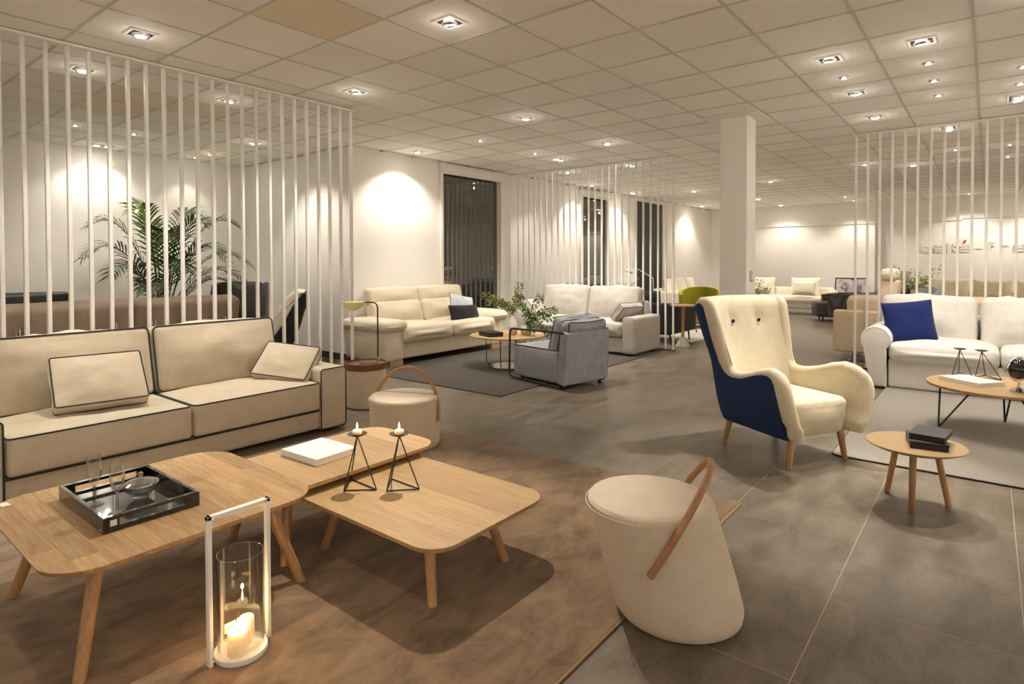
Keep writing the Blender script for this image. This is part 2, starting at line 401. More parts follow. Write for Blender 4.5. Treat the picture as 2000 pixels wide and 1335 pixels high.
def piping(sx, sy, sz, r, axis, sign, pr=.005, c=(0,0,0), deform=None, seg=6, part=None):
    """welt cord along the rim of one face of an ublock"""
    h = [sx/2, sy/2, sz/2]; i, j = [x for x in range(3) if x != axis]; k = .72
    k = .80
    A, B = h[i]-r+k*r, h[j]-r+k*r; cr = max(k*r, .004); path = []
    cn = [(1,1,0),(-1,1,90),(-1,-1,180),(1,-1,270)]
    for m_, (a, b, a0) in enumerate(cn):
        for q in range(5):
            an = R(a0+90*q/4); path.append((a*(A-cr)+cr*math.cos(an), b*(B-cr)+cr*math.sin(an)))
        a2, b2, _ = cn[(m_+1) % 4]
        p0 = path[-1]; p1 = (a2*(A-cr)+cr*math.cos(R(a0+90)), b2*(B-cr)+cr*math.sin(R(a0+90)))
        for q in range(1, 6): path.append((p0[0]+(p1[0]-p0[0])*q/6, p0[1]+(p1[1]-p0[1])*q/6))
    P = []
    for a, b in path:
        p = [0,0,0]; p[i] = a; p[j] = b; p[axis] = sign*(h[axis]-r+k*r)
        p = Vector(p)
        if deform: p = Vector(deform(p))
        P.append(p+Vector(c))
    return tube(P, pr, True, seg)
def pillow(w, h, t, pinch=.06, n=14, wr=.006, seed=0):
    """knife-edge scatter cushion in the local x-z plane, thickness along y"""
    V, F = [], []; idx = {}
    def P(u, v, s):
        x = w/2*u*(1-pinch*(1-v*v)); z = h/2*v*(1-pinch*(1-u*u))
        th = t/2*(max(0, (1-u**4)*(1-v**4)))**.55
        th += wr*noise.noise(Vector((x*9+seed, s*2, z*9)))*(1-u*u)*(1-v*v)*2
        return Vector((x, s*th, z))
    for s in (-1, 1):
        for a in range(n+1):
            for b in range(n+1):
                u, v = -1+2*a/n, -1+2*b/n; u = math.sin(u*PI/2)*.55+u*.45; v = math.sin(v*PI/2)*.55+v*.45
                if s == 1 and (a in (0, n) or b in (0, n)): idx[s,a,b] = idx[-1,a,b]; continue
                idx[s,a,b] = len(V); V.append(P(u, v, s))
        for a in range(n):
            for b in range(n):
                q = (idx[s,a,b], idx[s,a+1,b], idx[s,a+1,b+1], idx[s,a,b+1]); F.append(q if s < 0 else q[::-1])
    return V, F
def pillow_edge(w, h, pinch=.06, pr=.004):
    P = []
    for a, b in ((-1,-1),(1,-1),(1,1),(-1,1)):
        for k in range(10):
            q = k/10
            u, v = [(-1+2*q,-1),(1,-1+2*q),(1-2*q,1),(-1,1-2*q)][[(-1,-1),(1,-1),(1,1),(-1,1)].index((a,b))]
            P.append((w/2*u*(1-pinch*(1-v*v)), 0, h/2*v*(1-pinch*(1-u*u))))
    return tube(P, pr, True, 6)
def clip(poly, x0, x1, y0, y1):
    def cut(p, f):
        o = []
        for i in range(len(p)):
            a, b = p[i], p[(i+1) % len(p)]; fa, fb = f(a), f(b)
            if fa >= 0: o.append(a)
            if (fa > 0 and fb < 0) or (fa < 0 and fb > 0):
                t = fa/(fa-fb); o.append((a[0]+(b[0]-a[0])*t, a[1]+(b[1]-a[1])*t))
        return o
    for f in (lambda p: p[0]-x0, lambda p: x1-p[0], lambda p: p[1]-y0, lambda p: y1-p[1]):
        poly = cut(poly, f)
        if len(poly) < 3: return []
    out = []
    for p in poly:
        if not out or (abs(p[0]-out[-1][0])+abs(p[1]-out[-1][1])) > 1e-5: out.append(p)
    if len(out) > 2 and abs(out[0][0]-out[-1][0])+abs(out[0][1]-out[-1][1]) < 1e-5: out.pop()
    return out if len(out) > 2 else []
def staves(parent, outline, z0, z1, xs, joints, mat, name='stave', under=.985):
    """table top of separate boards along local y, each cut to the outline, with hairline joints"""
    g = .0004; y0 = min(p[1] for p in outline)-1; y1 = max(p[1] for p in outline)+1
    for i in range(len(xs)-1):
        js = [y0]+joints[i % len(joints)]+[y1]
        for k in range(len(js)-1):
            p = clip(outline, xs[i]+g, xs[i+1]-g, js[k]+g, js[k+1]-g)
            if not p: continue
            n = len(p); V = [(a*under, b*under, z0) for a, b in p]+[(a, b, z1-.003) for a, b in p]+[(a*.9985, b*.9985, z1) for a, b in p]
            F = [tuple(range(n))[::-1], tuple(range(2*n, 3*n))]
            for q in range(n):
                r_ = (q+1) % n; F += [(q, r_, n+r_, n+q), (n+q, n+r_, 2*n+r_, 2*n+q)]
            obj(name, (V, F), mat, parent, smooth=False)

# ---------------------------------------------------------------- the room shell
def in_view(x, y, z, marg=80):
    d = Vector((x, y, z-EYE)); w_ = d.dot(fw)
    if w_ < .15: return None
    px = 1000+1166.78*d.dot(r2)/w_; py = 533.02-1166.78*d.dot(u2)/w_
    return w_ if -marg < px < 2000+marg and -marg < py < 1335+marg else None
def inside(x, y):
    return (-2.6 < x < 18.6 and -5 < y < 6.85) or (-2.6 < x < 5.0 and 6.8 < y < 9.65)
def tile_field(parent, x_ref, y_ref, pitch_, gap, z_lo, z_hi, mat, special=None):
    cells = []
    for a in range(-40, 60):
        for b in range(-40, 40):
            cx, cy = x_ref+pitch_*(a+.5), y_ref+pitch_*(b+.5)
            if not inside(cx, cy): continue
            zz = z_lo if z_lo > 1 else z_hi
            d = [in_view(cx+i*.3, cy+j*.3, zz) for i in (-1,0,1) for j in (-1,0,1)]
            d = [q for q in d if q]
            cells.append((min(d) if d else 1000+math.hypot(cx, cy), cx, cy))
    cells.sort(); h = (pitch_-gap)/2
    def mesh(name, mt):
        v, f = bbox(2*h, 2*h, z_hi-z_lo, .0005, 1); me = bpy.data.meshes.new(name); me.from_pydata([tuple(p) for p in v], [], f); me.materials.append(M[mt]); return me
    meshes = {}
    rest = []
    for k, (d, cx, cy) in enumerate(cells):
        mt = mat
        if special: mt = special(cx, cy) or mat
        if k < 300:
            if mt not in meshes: meshes[mt] = mesh('tile', mt)
            inst('tile', meshes[mt], parent, (cx, cy, (z_lo+z_hi)/2))
        else: rest.append(boxb(cx-h, cx+h, cy-h, cy+h, z_lo, z_hi))
    o = obj('distant_tiles', join(*rest), mat, parent, smooth=False); o['kind'] = 'stuff'

floor = struct(obj('floor', boxb(-2.6, 18.6, -5, 9.65, -.12, -.0007), 'grout', smooth=False))
tile_field(floor, 3.8396, .4891, .6, .0032, -.011, 0, 'ftile')
ceiling = struct(obj('ceiling', boxb(-2.6, 18.6, -5, 9.65, CZ+.03, CZ+.15), 'wall', smooth=False))
def spec(cx, cy):
    i, j = round((cx-3.449)/.6), round((cy-3.997)/.6)
    if (i, j) in ((-2, -1), (1, 8), (-1, 4), (-2, 5), (-2, 4)): return 'ctile_y'
    if (i, j) in ((-1,-2), (-1,-3), (0,-2), (0,-1), (0,-3), (-1,-1), (3,-6), (3,-7)): return 'ctile_p'
tile_field(ceiling, 3.149, 3.697, .6, .016, CZ+.004, CZ+.02, 'ctile', spec)
for a in range(-10, 27):
    x = 3.149+.6*a
    if -2.6 < x < 18.6: obj('grid_bar', boxb(x-.010, x+.010, -5, 9.65 if x < 5.0 else 6.85, CZ, CZ+.03), 'cbar', ceiling, smooth=False)
for b in range(-15, 11):
    y = 3.697+.6*b
    if -5 < y < 9.65: obj('grid_bar', boxb(-2.6, 18.6 if y < 6.85 else 5.0, y-.010, y+.010, CZ+.0006, CZ+.03), 'cbar', ceiling, smooth=False)

H = CZ+.1
def wall(name, *b):
    return struct(obj(name, boxb(*b), 'wall', smooth=False))
wall('wall_back', -2.6, 5.1, 9.65, 9.8, -.1, H)
wall('wall_alcove', 5.0, 5.12, 6.97, 9.66, -.1, H)
# window wall with three openings
WY = 6.85
segs = [(5.0, 6.72), (8.26, 10.86), (12.13, 13.47), (15.06, 18.7)]
ww = wall('wall_windows', segs[0][0], segs[0][1], WY, WY+.12, -.1, H)
for a, b in segs[1:]: wall('wall_windows', a, b, WY, WY+.12, -.1, H)
for a, b in ((6.72, 8.26), (10.86, 12.13), (13.47, 15.06)): wall('wall_lintel', a, b, WY, WY+.12, 2.86, H)
wall('wall_far', 18.6, 18.75, -5.1, 6.97, -.1, H)
wall('wall_right', -2.7, 18.7, -5.15, -5, -.1, H)
wall('wall_near', -2.75, -2.6, -5.1, 9.8, -.1, H)
# shallow bulkhead along the far wall
struct(obj('trim_1', bbox(.035, 6.3, .62, .004, 1, (18.583, 3.68, 2.66)), 'wall', smooth=False))
struct(obj('trim_2', bbox(.03, 6.9, .62, .004, 1, (18.586, -1.5, 2.70)), 'wall', smooth=False))
# skirting of the alcove corner and the window wall
for i, (x0, x1, y0, y1) in enumerate(((4.985, 5.0, 6.84, 9.65), (4.985, 6.70, 6.835, 6.85), (8.28, 10.84, 6.835, 6.85), (12.15, 13.45, 6.835, 6.85), (15.08, 18.6, 6.835, 6.85), (18.585, 18.6, -5, 6.84), (-2.6, 5.0, 9.635, 9.65))):
    struct(obj('baseboard_%s' % ('alcove','window','window','window','window','far','back')[i], boxb(x0, x1, y0, y1, 0, .085), 'rugdark_edge', smooth=False))

def window(n, x0, x1, top, pelmet=True):
    o = bpy.data.objects.new('window_%d' % n, None); COL.objects.link(o); o.location = ((x0+x1)/2, WY, 0); struct(o)
    w_ = x1-x0; hw = w_/2
    obj('pane', box(w_, .012, top-.04, (0, .06, top/2)), 'pane', o, smooth=False)
    for s in (-1, 1): obj('jamb', bbox(.05, .16, top+.03, .004, 1, (s*(hw+.02), .035, top/2)), 'trim', o, smooth=False)
    obj('sill', bbox(w_, .1, .04, .004, 1, (0, .05, .02)), 'trim', o, smooth=False)
    obj('head', bbox(w_+.09, .14, .05, .004, 1, (0, .04, top)), 'trim', o, smooth=False)
    if pelmet:
        p = obj('blind_box', bbox(w_+.12, .10, .13, .012, 2, (0, -.05, top+.045)), 'white', o)
        obj('blind_roll', tube([(-hw-.02, -.05, top-.035), (hw+.02, -.05, top-.035)], .026, seg=12), 'trim', p)
    return o
window(1, 6.77, 8.21, 2.82); window(2, 10.91, 12.08, 2.80)
o = bpy.data.objects.new('window_3', None); COL.objects.link(o); o.location = (14.27, WY, 0); struct(o)  # dark printed poster panel filling the third opening, no glass
obj('printed_panel', box(1.5, .03, 2.84, (0, .03, 1.44)), 'blackbox', o, smooth=False)
obj('print', box(.98, .004, 1.9, (0, .012, 1.5)), 'poster', o, smooth=False)

# square column with a switch plate
colm = struct(obj('column', bbox(.31, .295, CZ+.02, .006, 1, (6.805, 2.2055, CZ/2+.005)), 'wall', smooth=False))
collar = struct(obj('trim_3', bbox(.62, .60, .012, .003, 1, (6.805, 2.2055, CZ-.004)), 'wall', smooth=False))
sw = thing('switch_plate', 'small grey double light switch on the square white column', 'switch', (6.80, 2.057, 1.18))
obj('plate', bbox(.085, .012, .125, .004, 2, (0, -.006, 0)), 'plate', sw)
for s in (-1, 1): obj('rocker', bbox(.03, .008, .075, .003, 1, (s*.018, -.014, 0)), 'white', sw)

# ---------------------------------------------------------------- slatted room dividers
def divider(label, axis, fixed, start, step, n, w_=.026):
    xc = start+step*(n-1)/2; ln = abs(step)*(n-1)+.06
    t = thing('slatted_divider', label, 'room divider', (xc, fixed, 0) if axis == 'x' else (fixed, xc, 0), 0 if axis == 'x' else PI/2)
    obj('top_rail', bbox(ln, .09, .02, .004, 1, (0, 0, CZ-.012)), 'wall', t, smooth=False)
    obj('floor_rail', bbox(ln, .05, .012, .003, 1, (0, 0, .006)), 'black', t, smooth=False)
    v, f = bbox(w_, .03, CZ-.034, .004, 1, (0, 0, (CZ-.02)/2+.006)); me = bpy.data.meshes.new('slat'); me.from_pydata([tuple(p) for p in v], [], f); me.materials.append(M['white'])
    for i in range(n): inst('slat', me, t, (-(n-1)*abs(step)/2+abs(step)*i, 0, 0))
    return t
divider('white slatted divider behind the long beige sofa with dark piping', 'x', 5.2, .87, .1285, 24)
divider('white slatted divider behind the light grey sofa, reaching the window wall', 'y', 8.56, 6.69, -.1235, 25)
divider('white slatted divider behind the white slipcovered sofa with the blue cushion', 'y', 8.56, 1.317, -.1285, 24)
divider('distant white slatted divider seen almost edge-on before the far wall', 'x', 1.95, 15.2, .1285, 24)

# ---------------------------------------------------------------- recessed downlights, one to a ceiling tile
def spot(parent, loc, aim, power, size=80, blend=.6, rad=.03):
    ld = bpy.data.lights.new('lamp_beam', 'SPOT'); ld.energy = power*LAMP_POWER; ld.color = LIGHT_COL
    ld.spot_size = R(size); ld.spot_blend = blend; ld.shadow_soft_size = rad
    o = bpy.data.objects.new('lamp_beam', ld); COL.objects.link(o); o.parent = parent; o.location = loc
    d = Vector((aim[0], aim[1], -1)); o.rotation_euler = d.to_track_quat('-Z', 'Y').to_euler(); return o
SQF = None
def downlight(x, y, kind, power, label, aim=(0, 0), size=80, blend=.6, group=None):
    t = thing('downlight', label, 'downlight', (x, y, CZ), 0, group)
    if kind == 'R':
        obj('trim_ring', lathe([(.028, -.004), (.028, -.009), (.036, -.009), (.044, -.003), (.044, .004), (.028, .004)], 20, False), 'chrome', t)
        obj('lens', lathe([(.0, -.004), (.012, -.005), (.018, -.003), (.018, .002)], 16), 'lens', t); obj('reflector', lathe([(.018, .001), (.028, -.004)], 20, False), 'chrome', t)
        lz = [(0, 0)]
    else:
        n = 2 if kind == 'D' else 1; w_ = .17 if n == 1 else .30
        ins = .135 if n == 1 else .265
        fr = join(boxb(-w_/2, w_/2, .0675, .085, -.007, .004), boxb(-w_/2, w_/2, -.085, -.0675, -.007, .004),
                  boxb(-w_/2, -ins/2, -.0675, .0675, -.007, .004), boxb(ins/2, w_/2, -.0675, .0675, -.007, .004))
        obj('trim_frame', fr, 'white_m', t, smooth=False)
        obj('housing', boxb(-ins/2, ins/2, -.0675, .0675, -.002, .004), 'black', t, smooth=False)
        lz = [(0, 0)] if n == 1 else [(-.066, 0), (.066, 0)]
        for lx, ly in lz:
            rot = (-aim[1]*.5, aim[0]*.5, 0)
            g = obj('gimbal', lathe([(.040, -.020), (.052, -.020), (.056, -.010), (.056, -.001), (.040, -.001)], 24, False), 'chrome', t, (lx, ly, 0), rot)
            obj('lens', lathe([(0, -.019), (.03, -.020), (.040, -.017), (.040, -.004)], 20), 'lens', g)
    ld = bpy.data.lights.new('lens_spill', 'POINT'); ld.energy = .12 if kind == 'R' else .32; ld.color = LIGHT_COL; ld.shadow_soft_size = .03
    g = bpy.data.objects.new('lens_spill', ld); COL.objects.link(g); g.parent = t; g.location = (0, 0, -.11)
    for lx, ly in lz: spot(t, (lx, ly, -.045), aim, power/len(lz), size, blend)
    return t
DL = [
 # x, y, kind, power, aim, size, label
 (1.649, 4.597, 'S', 66, (-.06, .06), 80, 'square recessed downlight just before the left slatted divider'),
 (2.849, 2.797, 'S', 175, (-.49, -.17), 67, 'square glowing downlight in a perforated tile, nearest the top centre'),
 (1.649, 5.797, 'S', 20, (0, .2), 90, 'square downlight seen between the left divider slats, nearest the left edge'),
 (3.449, 4.597, 'S', 80, (-.42, .02), 74, 'bright star-like downlight at the right end of the left divider'),
 (2.849, 5.797, 'S', 20, (.1, .1), 90, 'square downlight seen through the middle of the left divider slats'),
 (2.249, 8.197, 'R', 26, (.2, .3), 90, 'small round downlight glowing high on the left behind the slats'),
 (2.849, 8.197, 'R', 10, (0, 0), 80, 'tiny round downlight deep behind the left divider slats'),
 (2.849, 9.30, 'D', 25, (.0, .10), 118, 'twin downlight close to the wall behind the palm'),
 (4.049, 8.797, 'S', 22, (-.25, .05), 90, 'bright square downlight near the alcove corner above the palm'),
 (4.049, 9.30, 'R', 10, (0, .1), 90, 'small round downlight in the alcove corner right by the wall'),
 (4.049, 7.597, 'S', 48, (.38, -.05), 95, 'square downlight by the side wall of the alcove'),
 (5.849, 6.397, 'S', 56, (.02, .14), 120, 'downlight washing the wall above the cream leather sofa'),
 (5.849, 5.197, 'R', 49, (.05, .2), 90, 'star-like round downlight before the cream leather sofa'),
 (5.249, 3.997, 'S', 100, (.06, .0), 80, 'square glowing downlight above the blue-grey armchair'),
 (7.049, 5.197, 'R', 48, (.15, .0), 85, 'small star-like downlight between the cream and light grey sofas'),
 (7.049, 3.997, 'S', 85, (.22, .12), 85, 'dim square downlight right of centre, in front of the middle divider'),
 (7.649, 5.197, 'D', 64, (.12, .0), 90, 'twin downlight over the light grey sofa'),
 (8.849, 5.797, 'S', 26, (.2, .3), 90, 'square downlight cut by the slats at the middle divider top'),
 (10.649, 6.397, 'S', 52, (.0, .10), 110, 'very bright starry downlight seen through the middle divider'),
 (8.849, 4.597, 'D', 60, (.1, 0), 85, 'twin downlight right above the middle divider top rail'),
 (12.449, 6.397, 'D', 49, (0, .10), 110, 'twin downlight glowing before the dark poster panel'),
 (5.249, .397, 'S', 75, (-.50, .16), 40, 'starry downlight highest on the right side of the ceiling'),
 (5.249, .997, 'S', 125, (-.36, .0), 50, 'starry downlight above the cream and blue wing chair'),
 (5.849, .997, 'R', 25, (-.2, .2), 80, 'small starry downlight second in the row from the wing chair'),
 (6.449, .997, 'S', 27, (-.1, .0), 80, 'square lit downlight third in the row from the wing chair'),
 (7.649, .997, 'S', 22, (.1, -.15), 85, 'square downlight last in the row before the right divider'),
 (5.849, .397, 'R', 30, (.1, -.1), 80, 'first dot-like downlight behind the starry one on the right'),
 (6.449, .397, 'R', 30, (.2, -.1), 80, 'middle dot-like downlight over the round table with the globe'),
 (7.049, .397, 'R', 28, (.18, -.05), 85, 'last dot-like downlight over the white slipcovered sofa'),
 (8.849, .397, 'D', 30, (.3, 0), 85, 'twin downlight over the right divider top rail'),
 (7.649, -.203, 'D', 30, (.05, .05), 85, 'twin downlight at the right edge of the picture'),
 (6.449, -.203, 'R', 20, (0, .1), 80, 'small downlight cut by the right picture edge, nearer one'),
 (7.049, -.203, 'R', 20, (0, .1), 80, 'small downlight cut by the right picture edge, farther one'),
 (11.249, 1.597, 'S', 60, (0, 0), 95, 'square downlight at the left end of the right divider, far side'),
 (11.849, .997, 'S', 50, (.2, 0), 95, 'starry downlight behind the third slat gap of the right divider'),
 (10.649, .397, 'R', 20, (0, 0), 90, 'nearer of two dot downlights behind the middle of the right divider'),
 (11.849, .397, 'R', 20, (0, 0), 90, 'farther of two dot downlights behind the middle of the right divider'),
 (10.649, -.203, 'R', 20, (0, 0), 90, 'nearer of two dot downlights behind the right divider by the picture edge'),
 (11.849, -.203, 'R', 20, (0, 0), 90, 'farther of two dot downlights behind the right divider by the picture edge'),
 (12.449, 3.397, 'S', 80, (0, .1), 95, 'small square downlight just right of the white column'),
 (13.049, 5.197, 'S', 110, (.1, 0), 100, 'bright starry downlight left of the white column'),
 (16.649, 6.397, 'D', 45, (-.1, .10), 118, 'twin downlight low on the far ceiling left of the column'),
 (15.749, 4.597, 'D', 70, (.1, 0), 100, 'curved-looking twin downlight right beside the column'),
 (17.849, 4.597, 'D', 38, (.10, 0), 120, 'twin downlight before the far wall above the white sofa'),
 (16.649, 2.797, 'R', 60, (.1, 0), 100, 'far round downlight left of the right divider, nearer one'),
 (17.849, 2.797, 'R', 40, (.10, 0), 115, 'far round downlight left of the right divider, farther one'),
 (17.849, .397, 'R', 40, (.06, 0), 125, 'far round downlight above the raised wall lettering'),
 (17.849, -.803, 'D', 40, (.10, 0), 112, 'twin downlight near the far wall behind the right divider'),
]
for x, y, k, pw, aim, sz, lab in DL: downlight(x, y, k, pw, lab, aim, sz, .45 if sz < 75 else .6)
# unseen fixtures: first two read off a shadow and lit rug, rest added fill
for x, y, pw, aim, lab in ((4.649, -.203, 75, (-.24, .20), 'square downlight out of view, right of the wing chair'),
                           (.449, 2.197, 18, (-.1, .2), 'square downlight out of view above the coffee table'),
                           (.449, 5.197, 45, (.1, -.1), 'added square fill downlight, unseen, at the left end of the sofa'),
                           (12.449, -2.603, 90, (0, 0), 'added square fill downlight, unseen, far on the right'),
                           (15.449, -2.603, 90, (0, 0), 'added square fill downlight, unseen, farthest on the right')):
    downlight(x, y, 'S', pw, lab, aim, 50 if 4 < x < 5 else 90)
# unseen wall washers added for soft fill, along the near and right walls
for i, y in enumerate((-3.803, -1.403, .997, 3.397, 5.797, 8.197)):
    downlight(-2.051, y, 'S', 75, 'added wall-washing fill downlight, unseen behind the viewer, number %s from the right' % ('one', 'two', 'three', 'four', 'five', 'six')[i], (-.55, 0), 84)
for i, x in enumerate((-.751, 1.649, 4.049, 6.449, 8.849, 11.249, 13.649, 16.049)):
    downlight(x, -4.403, 'S', 210, 'added wall-washing fill downlight, unseen on the right wall, number %s from the viewer' % ('one', 'two', 'three', 'four', 'five', 'six', 'seven', 'eight')[i], (0, -.55), 84)

# ================================================================ foreground: long beige sofa
def rug(name, label, x0, x1, y0, y1, t, mat, edge, r=.02, ew=.012):
    o = thing(name, label, 'rug', ((x0+x1)/2, (y0+y1)/2, 0))
    w_, d = x1-x0, y1-y0
    obj('pile', prism(rrect(w_-2*ew, d-2*ew, r, 6), .001, t, 'z', min(.004, t*.4)), mat, o)
    obj('hem', tube([(p[0], p[1], t*.45) for p in rrect(w_-2*ew+.004, d-2*ew+.004, max(r, .012), 6)], t*.45, True, 6), edge, o)
    return o
rug('beige_rug', 'large beige pile rug under the oak coffee tables', -.9, 3.37, 1.055, 3.98, .014, 'rug', 'rughem')
rug('dark_rug', 'dark grey rug under the round table with vases', 4.56, 8.30, 3.80, 6.02, .010, 'rugdark', 'rugdark_edge')
rug('grey_rug', 'light grey rug with black backing under the round table with the globe', 4.59, 7.45, -2.3, .86, .012, 'ruggrey', 'ruggrey_edge', .05)
rug('white_rug', 'far white rug under the lime green armchair', 9.6, 13.2, 3.85, 6.3, .012, 'rugwhite', 'rugwhite')

def leanx(a, py=0, pz=0):
    """tilt about the local x axis through (py,pz); positive leans back"""
    def f(p):
        y, z = p[1]-py, p[2]-pz
        return (p[0], py+y*math.cos(a)+z*math.sin(a), pz-y*math.sin(a)+z*math.cos(a))
    return f
sofa = thing('sofa', 'long beige linen sofa with dark piping before the left divider', 'sofa', (1.76, 4.62, 0))
obj('base', ublock(1.96, .96, .15, .02, (0,0,0), 4, (0, .0, .105)), 'sofa', sofa)
obj('base_piping', tube([(-.97, -.484, .175), (.97, -.484, .175)], .004, seg=6), 'piping', sofa)
for s in (-1, 1):
    a = obj('armrest', ublock(.245, 1.0, .49, .03, (.006, .004, .008), 6, (s*1.0925, 0, .26), wr=.003), 'sofa', sofa)
    obj('piping', piping(.245, 1.0, .49, .03, 1, -1, .0045, (s*1.0925, 0, .26)), 'piping', a)
    for yy in (-.42, .42): obj('foot', bbox(.08, .08, .03, .003, 1, (s*1.08, yy, .015)), 'black', sofa)
obj('back_frame', ublock(1.96, .18, .62, .04, (0,.0,0), 5, (0, .40, .40)), 'sofa', sofa)
for i, s in enumerate((-1, 1)):
    q = obj('seat_cushion', ublock(.965, .82, .225, .035, (.0, .008, .022), 8, (s*.485, -.10, .293), wr=.012, wf=7, seed=i), 'sofa', sofa)
    for sg in (-1, 1): obj('piping', piping(.965, .82, .225, .035, 2, sg, .0045, (s*.485, -.10, .293)), 'piping', q)
    df = leanx(R(13))
    b = obj('back_cushion', ublock(.955, .20, .50, .045, (.006, .055, .02), 14, (s*.482, .225, .625), wr=.020, wf=7, deform=df, seed=i+4), 'sofa', sofa)
    for sg in (-1, 1): obj('piping', piping(.955, .20, .50, .045, 1, sg, .0045, (s*.482, .225, .625), df), 'piping', b)
def boxed_cushion(name, label, loc, rot, w_, t_, h_, mat, pmat, seed=0, puff=.03):
    o = tag(obj(name, ublock(w_, t_, h_, .018, (.004, puff, .004), 14, wr=.014, wf=11, seed=seed), mat, None, loc, rot), label, 'cushion')
    if pmat:
        for sg in (-1, 1): obj('piping', piping(w_, t_, h_, .018, 1, sg, .004), pmat, o)
    return o
boxed_cushion('lumbar_cushion', 'beige lumbar cushion leaning on the left back of the long beige sofa', (1.335, 4.475, .59), (R(-44), R(0), R(-8)), .50, .085, .38, 'sofa', 'piping', 3)
boxed_cushion('lumbar_cushion', 'beige lumbar cushion tilted on the right arm of the long beige sofa', (2.65, 4.47, .53), (R(-48), R(6), R(-58)), .46, .085, .34, 'sofa', 'piping', 8)

# ---------------------------------------------------------------- oak coffee tables
def coffee_table(label, cx, cy, w_, d, h_, r, legs, xs, joints, mat, th=.02):
    t = thing('coffee_table', label, 'table', (cx, cy, 0))
    staves(t, rrect(w_, d, r, 10), h_-th, h_, xs, joints, mat)
    obj('apron', prism(rrect(w_*.80, d*.80, .05, 4), h_-th-.022, h_-th-.0005, 'z', .004), 'legwood', t)
    for (x0, y0, x1, y1) in legs:
        obj('leg', taper((x1-cx, y1-cy, .0), (x0-cx, y0-cy, h_-th-.005), .0165, .026), 'legwood', t)
    return t
def xs_of(w_, n, jit=.12):
    q = [-w_/2-.1]+[-w_/2+w_*(k+random.uniform(-jit, jit))/n for k in range(1, n)]+[w_/2+.1]; return q
def jn(n, d, k=2): return [sorted(random.uniform(-d*.42, d*.42) for _ in range(random.randint(1, k))) for _ in range(n)]
coffee_table('large square oak coffee table of staves carrying the black tray', .995, 2.68, .95, .95, .38, .16,
    [(.70, 2.96, .595, 3.05), (1.30, 2.38, 1.39, 2.245), (.70, 2.38, .60, 2.25), (1.30, 2.96, 1.39, 3.07)], xs_of(.95, 11), jn(11, .95), 'oak_stave', .018)
coffee_table('oblong oak coffee table carrying the white book, middle of three', 1.855, 2.70, 1.02, .58, .335, .13,
    [(1.48, 2.50, 1.41, 2.42), (1.48, 2.83, 1.40, 2.87), (2.275, 2.50, 2.30, 2.45), (2.22, 2.86, 2.27, 2.92)], xs_of(1.02, 6), [[]], 'oakpale')
coffee_table('lowest oak coffee table carrying two candle holders', 1.865, 2.05, .73, .98, .285, .12,
    [(1.66, 1.76, 1.60, 1.68), (2.00, 1.76, 2.05, 1.68), (1.66, 2.34, 1.61, 2.42), (2.00, 2.34, 2.05, 2.42)], xs_of(.73, 5), [[]], 'oakpale')
tag(obj('price_tag', bbox(.03, .05, .002, .0006, 1), 'paper', None, (.585, 3.08, .3812), (0, 0, .1)), 'small white price tag at the left edge of the large coffee table', 'tag')

# tray
tray = thing('serving_tray', 'glossy black rectangular tray on the large oak coffee table', 'tray', (.905, 2.715, .38))
obj('tray_base', bbox(.335, .51, .010, .002, 1, (0, 0, .006)), 'blackgloss', tray)
for s in (-1, 1):
    obj('side_wall', bbox(.016, .51, .045, .002, 1, (s*.1595, 0, .0335)), 'blackgloss', tray)
    w_ = [boxb(-.1515, .1515, s*.247-.008, s*.247+.008, .011, .018), boxb(-.1515, .1515, s*.247-.008, s*.247+.008, .044, .056),
          boxb(-.1515, -.115, s*.247-.008, s*.247+.008, .018, .044), boxb(.115, .1515, s*.247-.008, s*.247+.008, .018, .044)]
    obj('handle_wall', join(*w_), 'blackgloss', tray, smooth=False)
obj('sticker', bbox(.022, .001, .022, .0003, 1, (-.134, -.2556, .032)), 'paper', tray)
def flute(label, x, y, z, h_=.198, r=.026, parent=None):
    o = thing('champagne_flute', label, 'glass', (x, y, z))
    k = h_/.198
    obj('bowl', lathe([(.004, .078*k), (.012, .088*k), (.022*r/.026, .108*k), (r, .140*k), (r*.98, .165*k), (r*.84, .198*k), (r*.80, .198*k), (r*.94, .165*k), (r*.96, .140*k), (.020*r/.026, .112*k), (.010, .094*k), (.001, .090*k)], 28, False), 'glass', o)
    obj('rim', tube([(r*.82*math.cos(2*PI*q/28), r*.82*math.sin(2*PI*q/28), .198*k) for q in range(28)], .0009, True, 5), 'crystal', o)
    obj('stem', lathe([(.007, .006*k), (.0045, .02*k), (.0055, .04*k), (.004, .06*k), (.0055, .078*k)], 14), 'crystal', o)
    obj('foot', lathe([(.031, 0), (.032, .0015), (.02, .004), (.008, .0065)], 28), 'crystal', o)
    return o
flute('empty champagne flute on the black tray, the farther and left one', .802, 2.764, .391)
flute('empty champagne flute on the black tray, the nearer and right one', .830, 2.605, .391)
bowl = thing('glass_bowl', 'cut glass sweet bowl with a pointed lid on the black tray', 'bowl', (.945, 2.70, .391))
n_ = 40; V, F = [], []
prof = [(.026, .0), (.028, .004), (.024, .010), (.040, .020), (.056, .038), (.064, .058), (.061, .058), (.052, .038), (.036, .024), (.001, .018)]
for r_, z in prof:
    for k in range(n_): V.append((r_*(1+.035*(k % 2)*(1 if .012 < z < .05 else 0))*math.cos(2*PI*k/n_), r_*(1+.035*(k % 2)*(1 if .012 < z < .05 else 0))*math.sin(2*PI*k/n_), z))
for i in range(len(prof)-1):
    for k in range(n_): F.append((i*n_+k, i*n_+(k+1)%n_, (i+1)*n_+(k+1)%n_, (i+1)*n_+k))
obj('dish', (V, F), 'crystal', bowl, smooth=False)
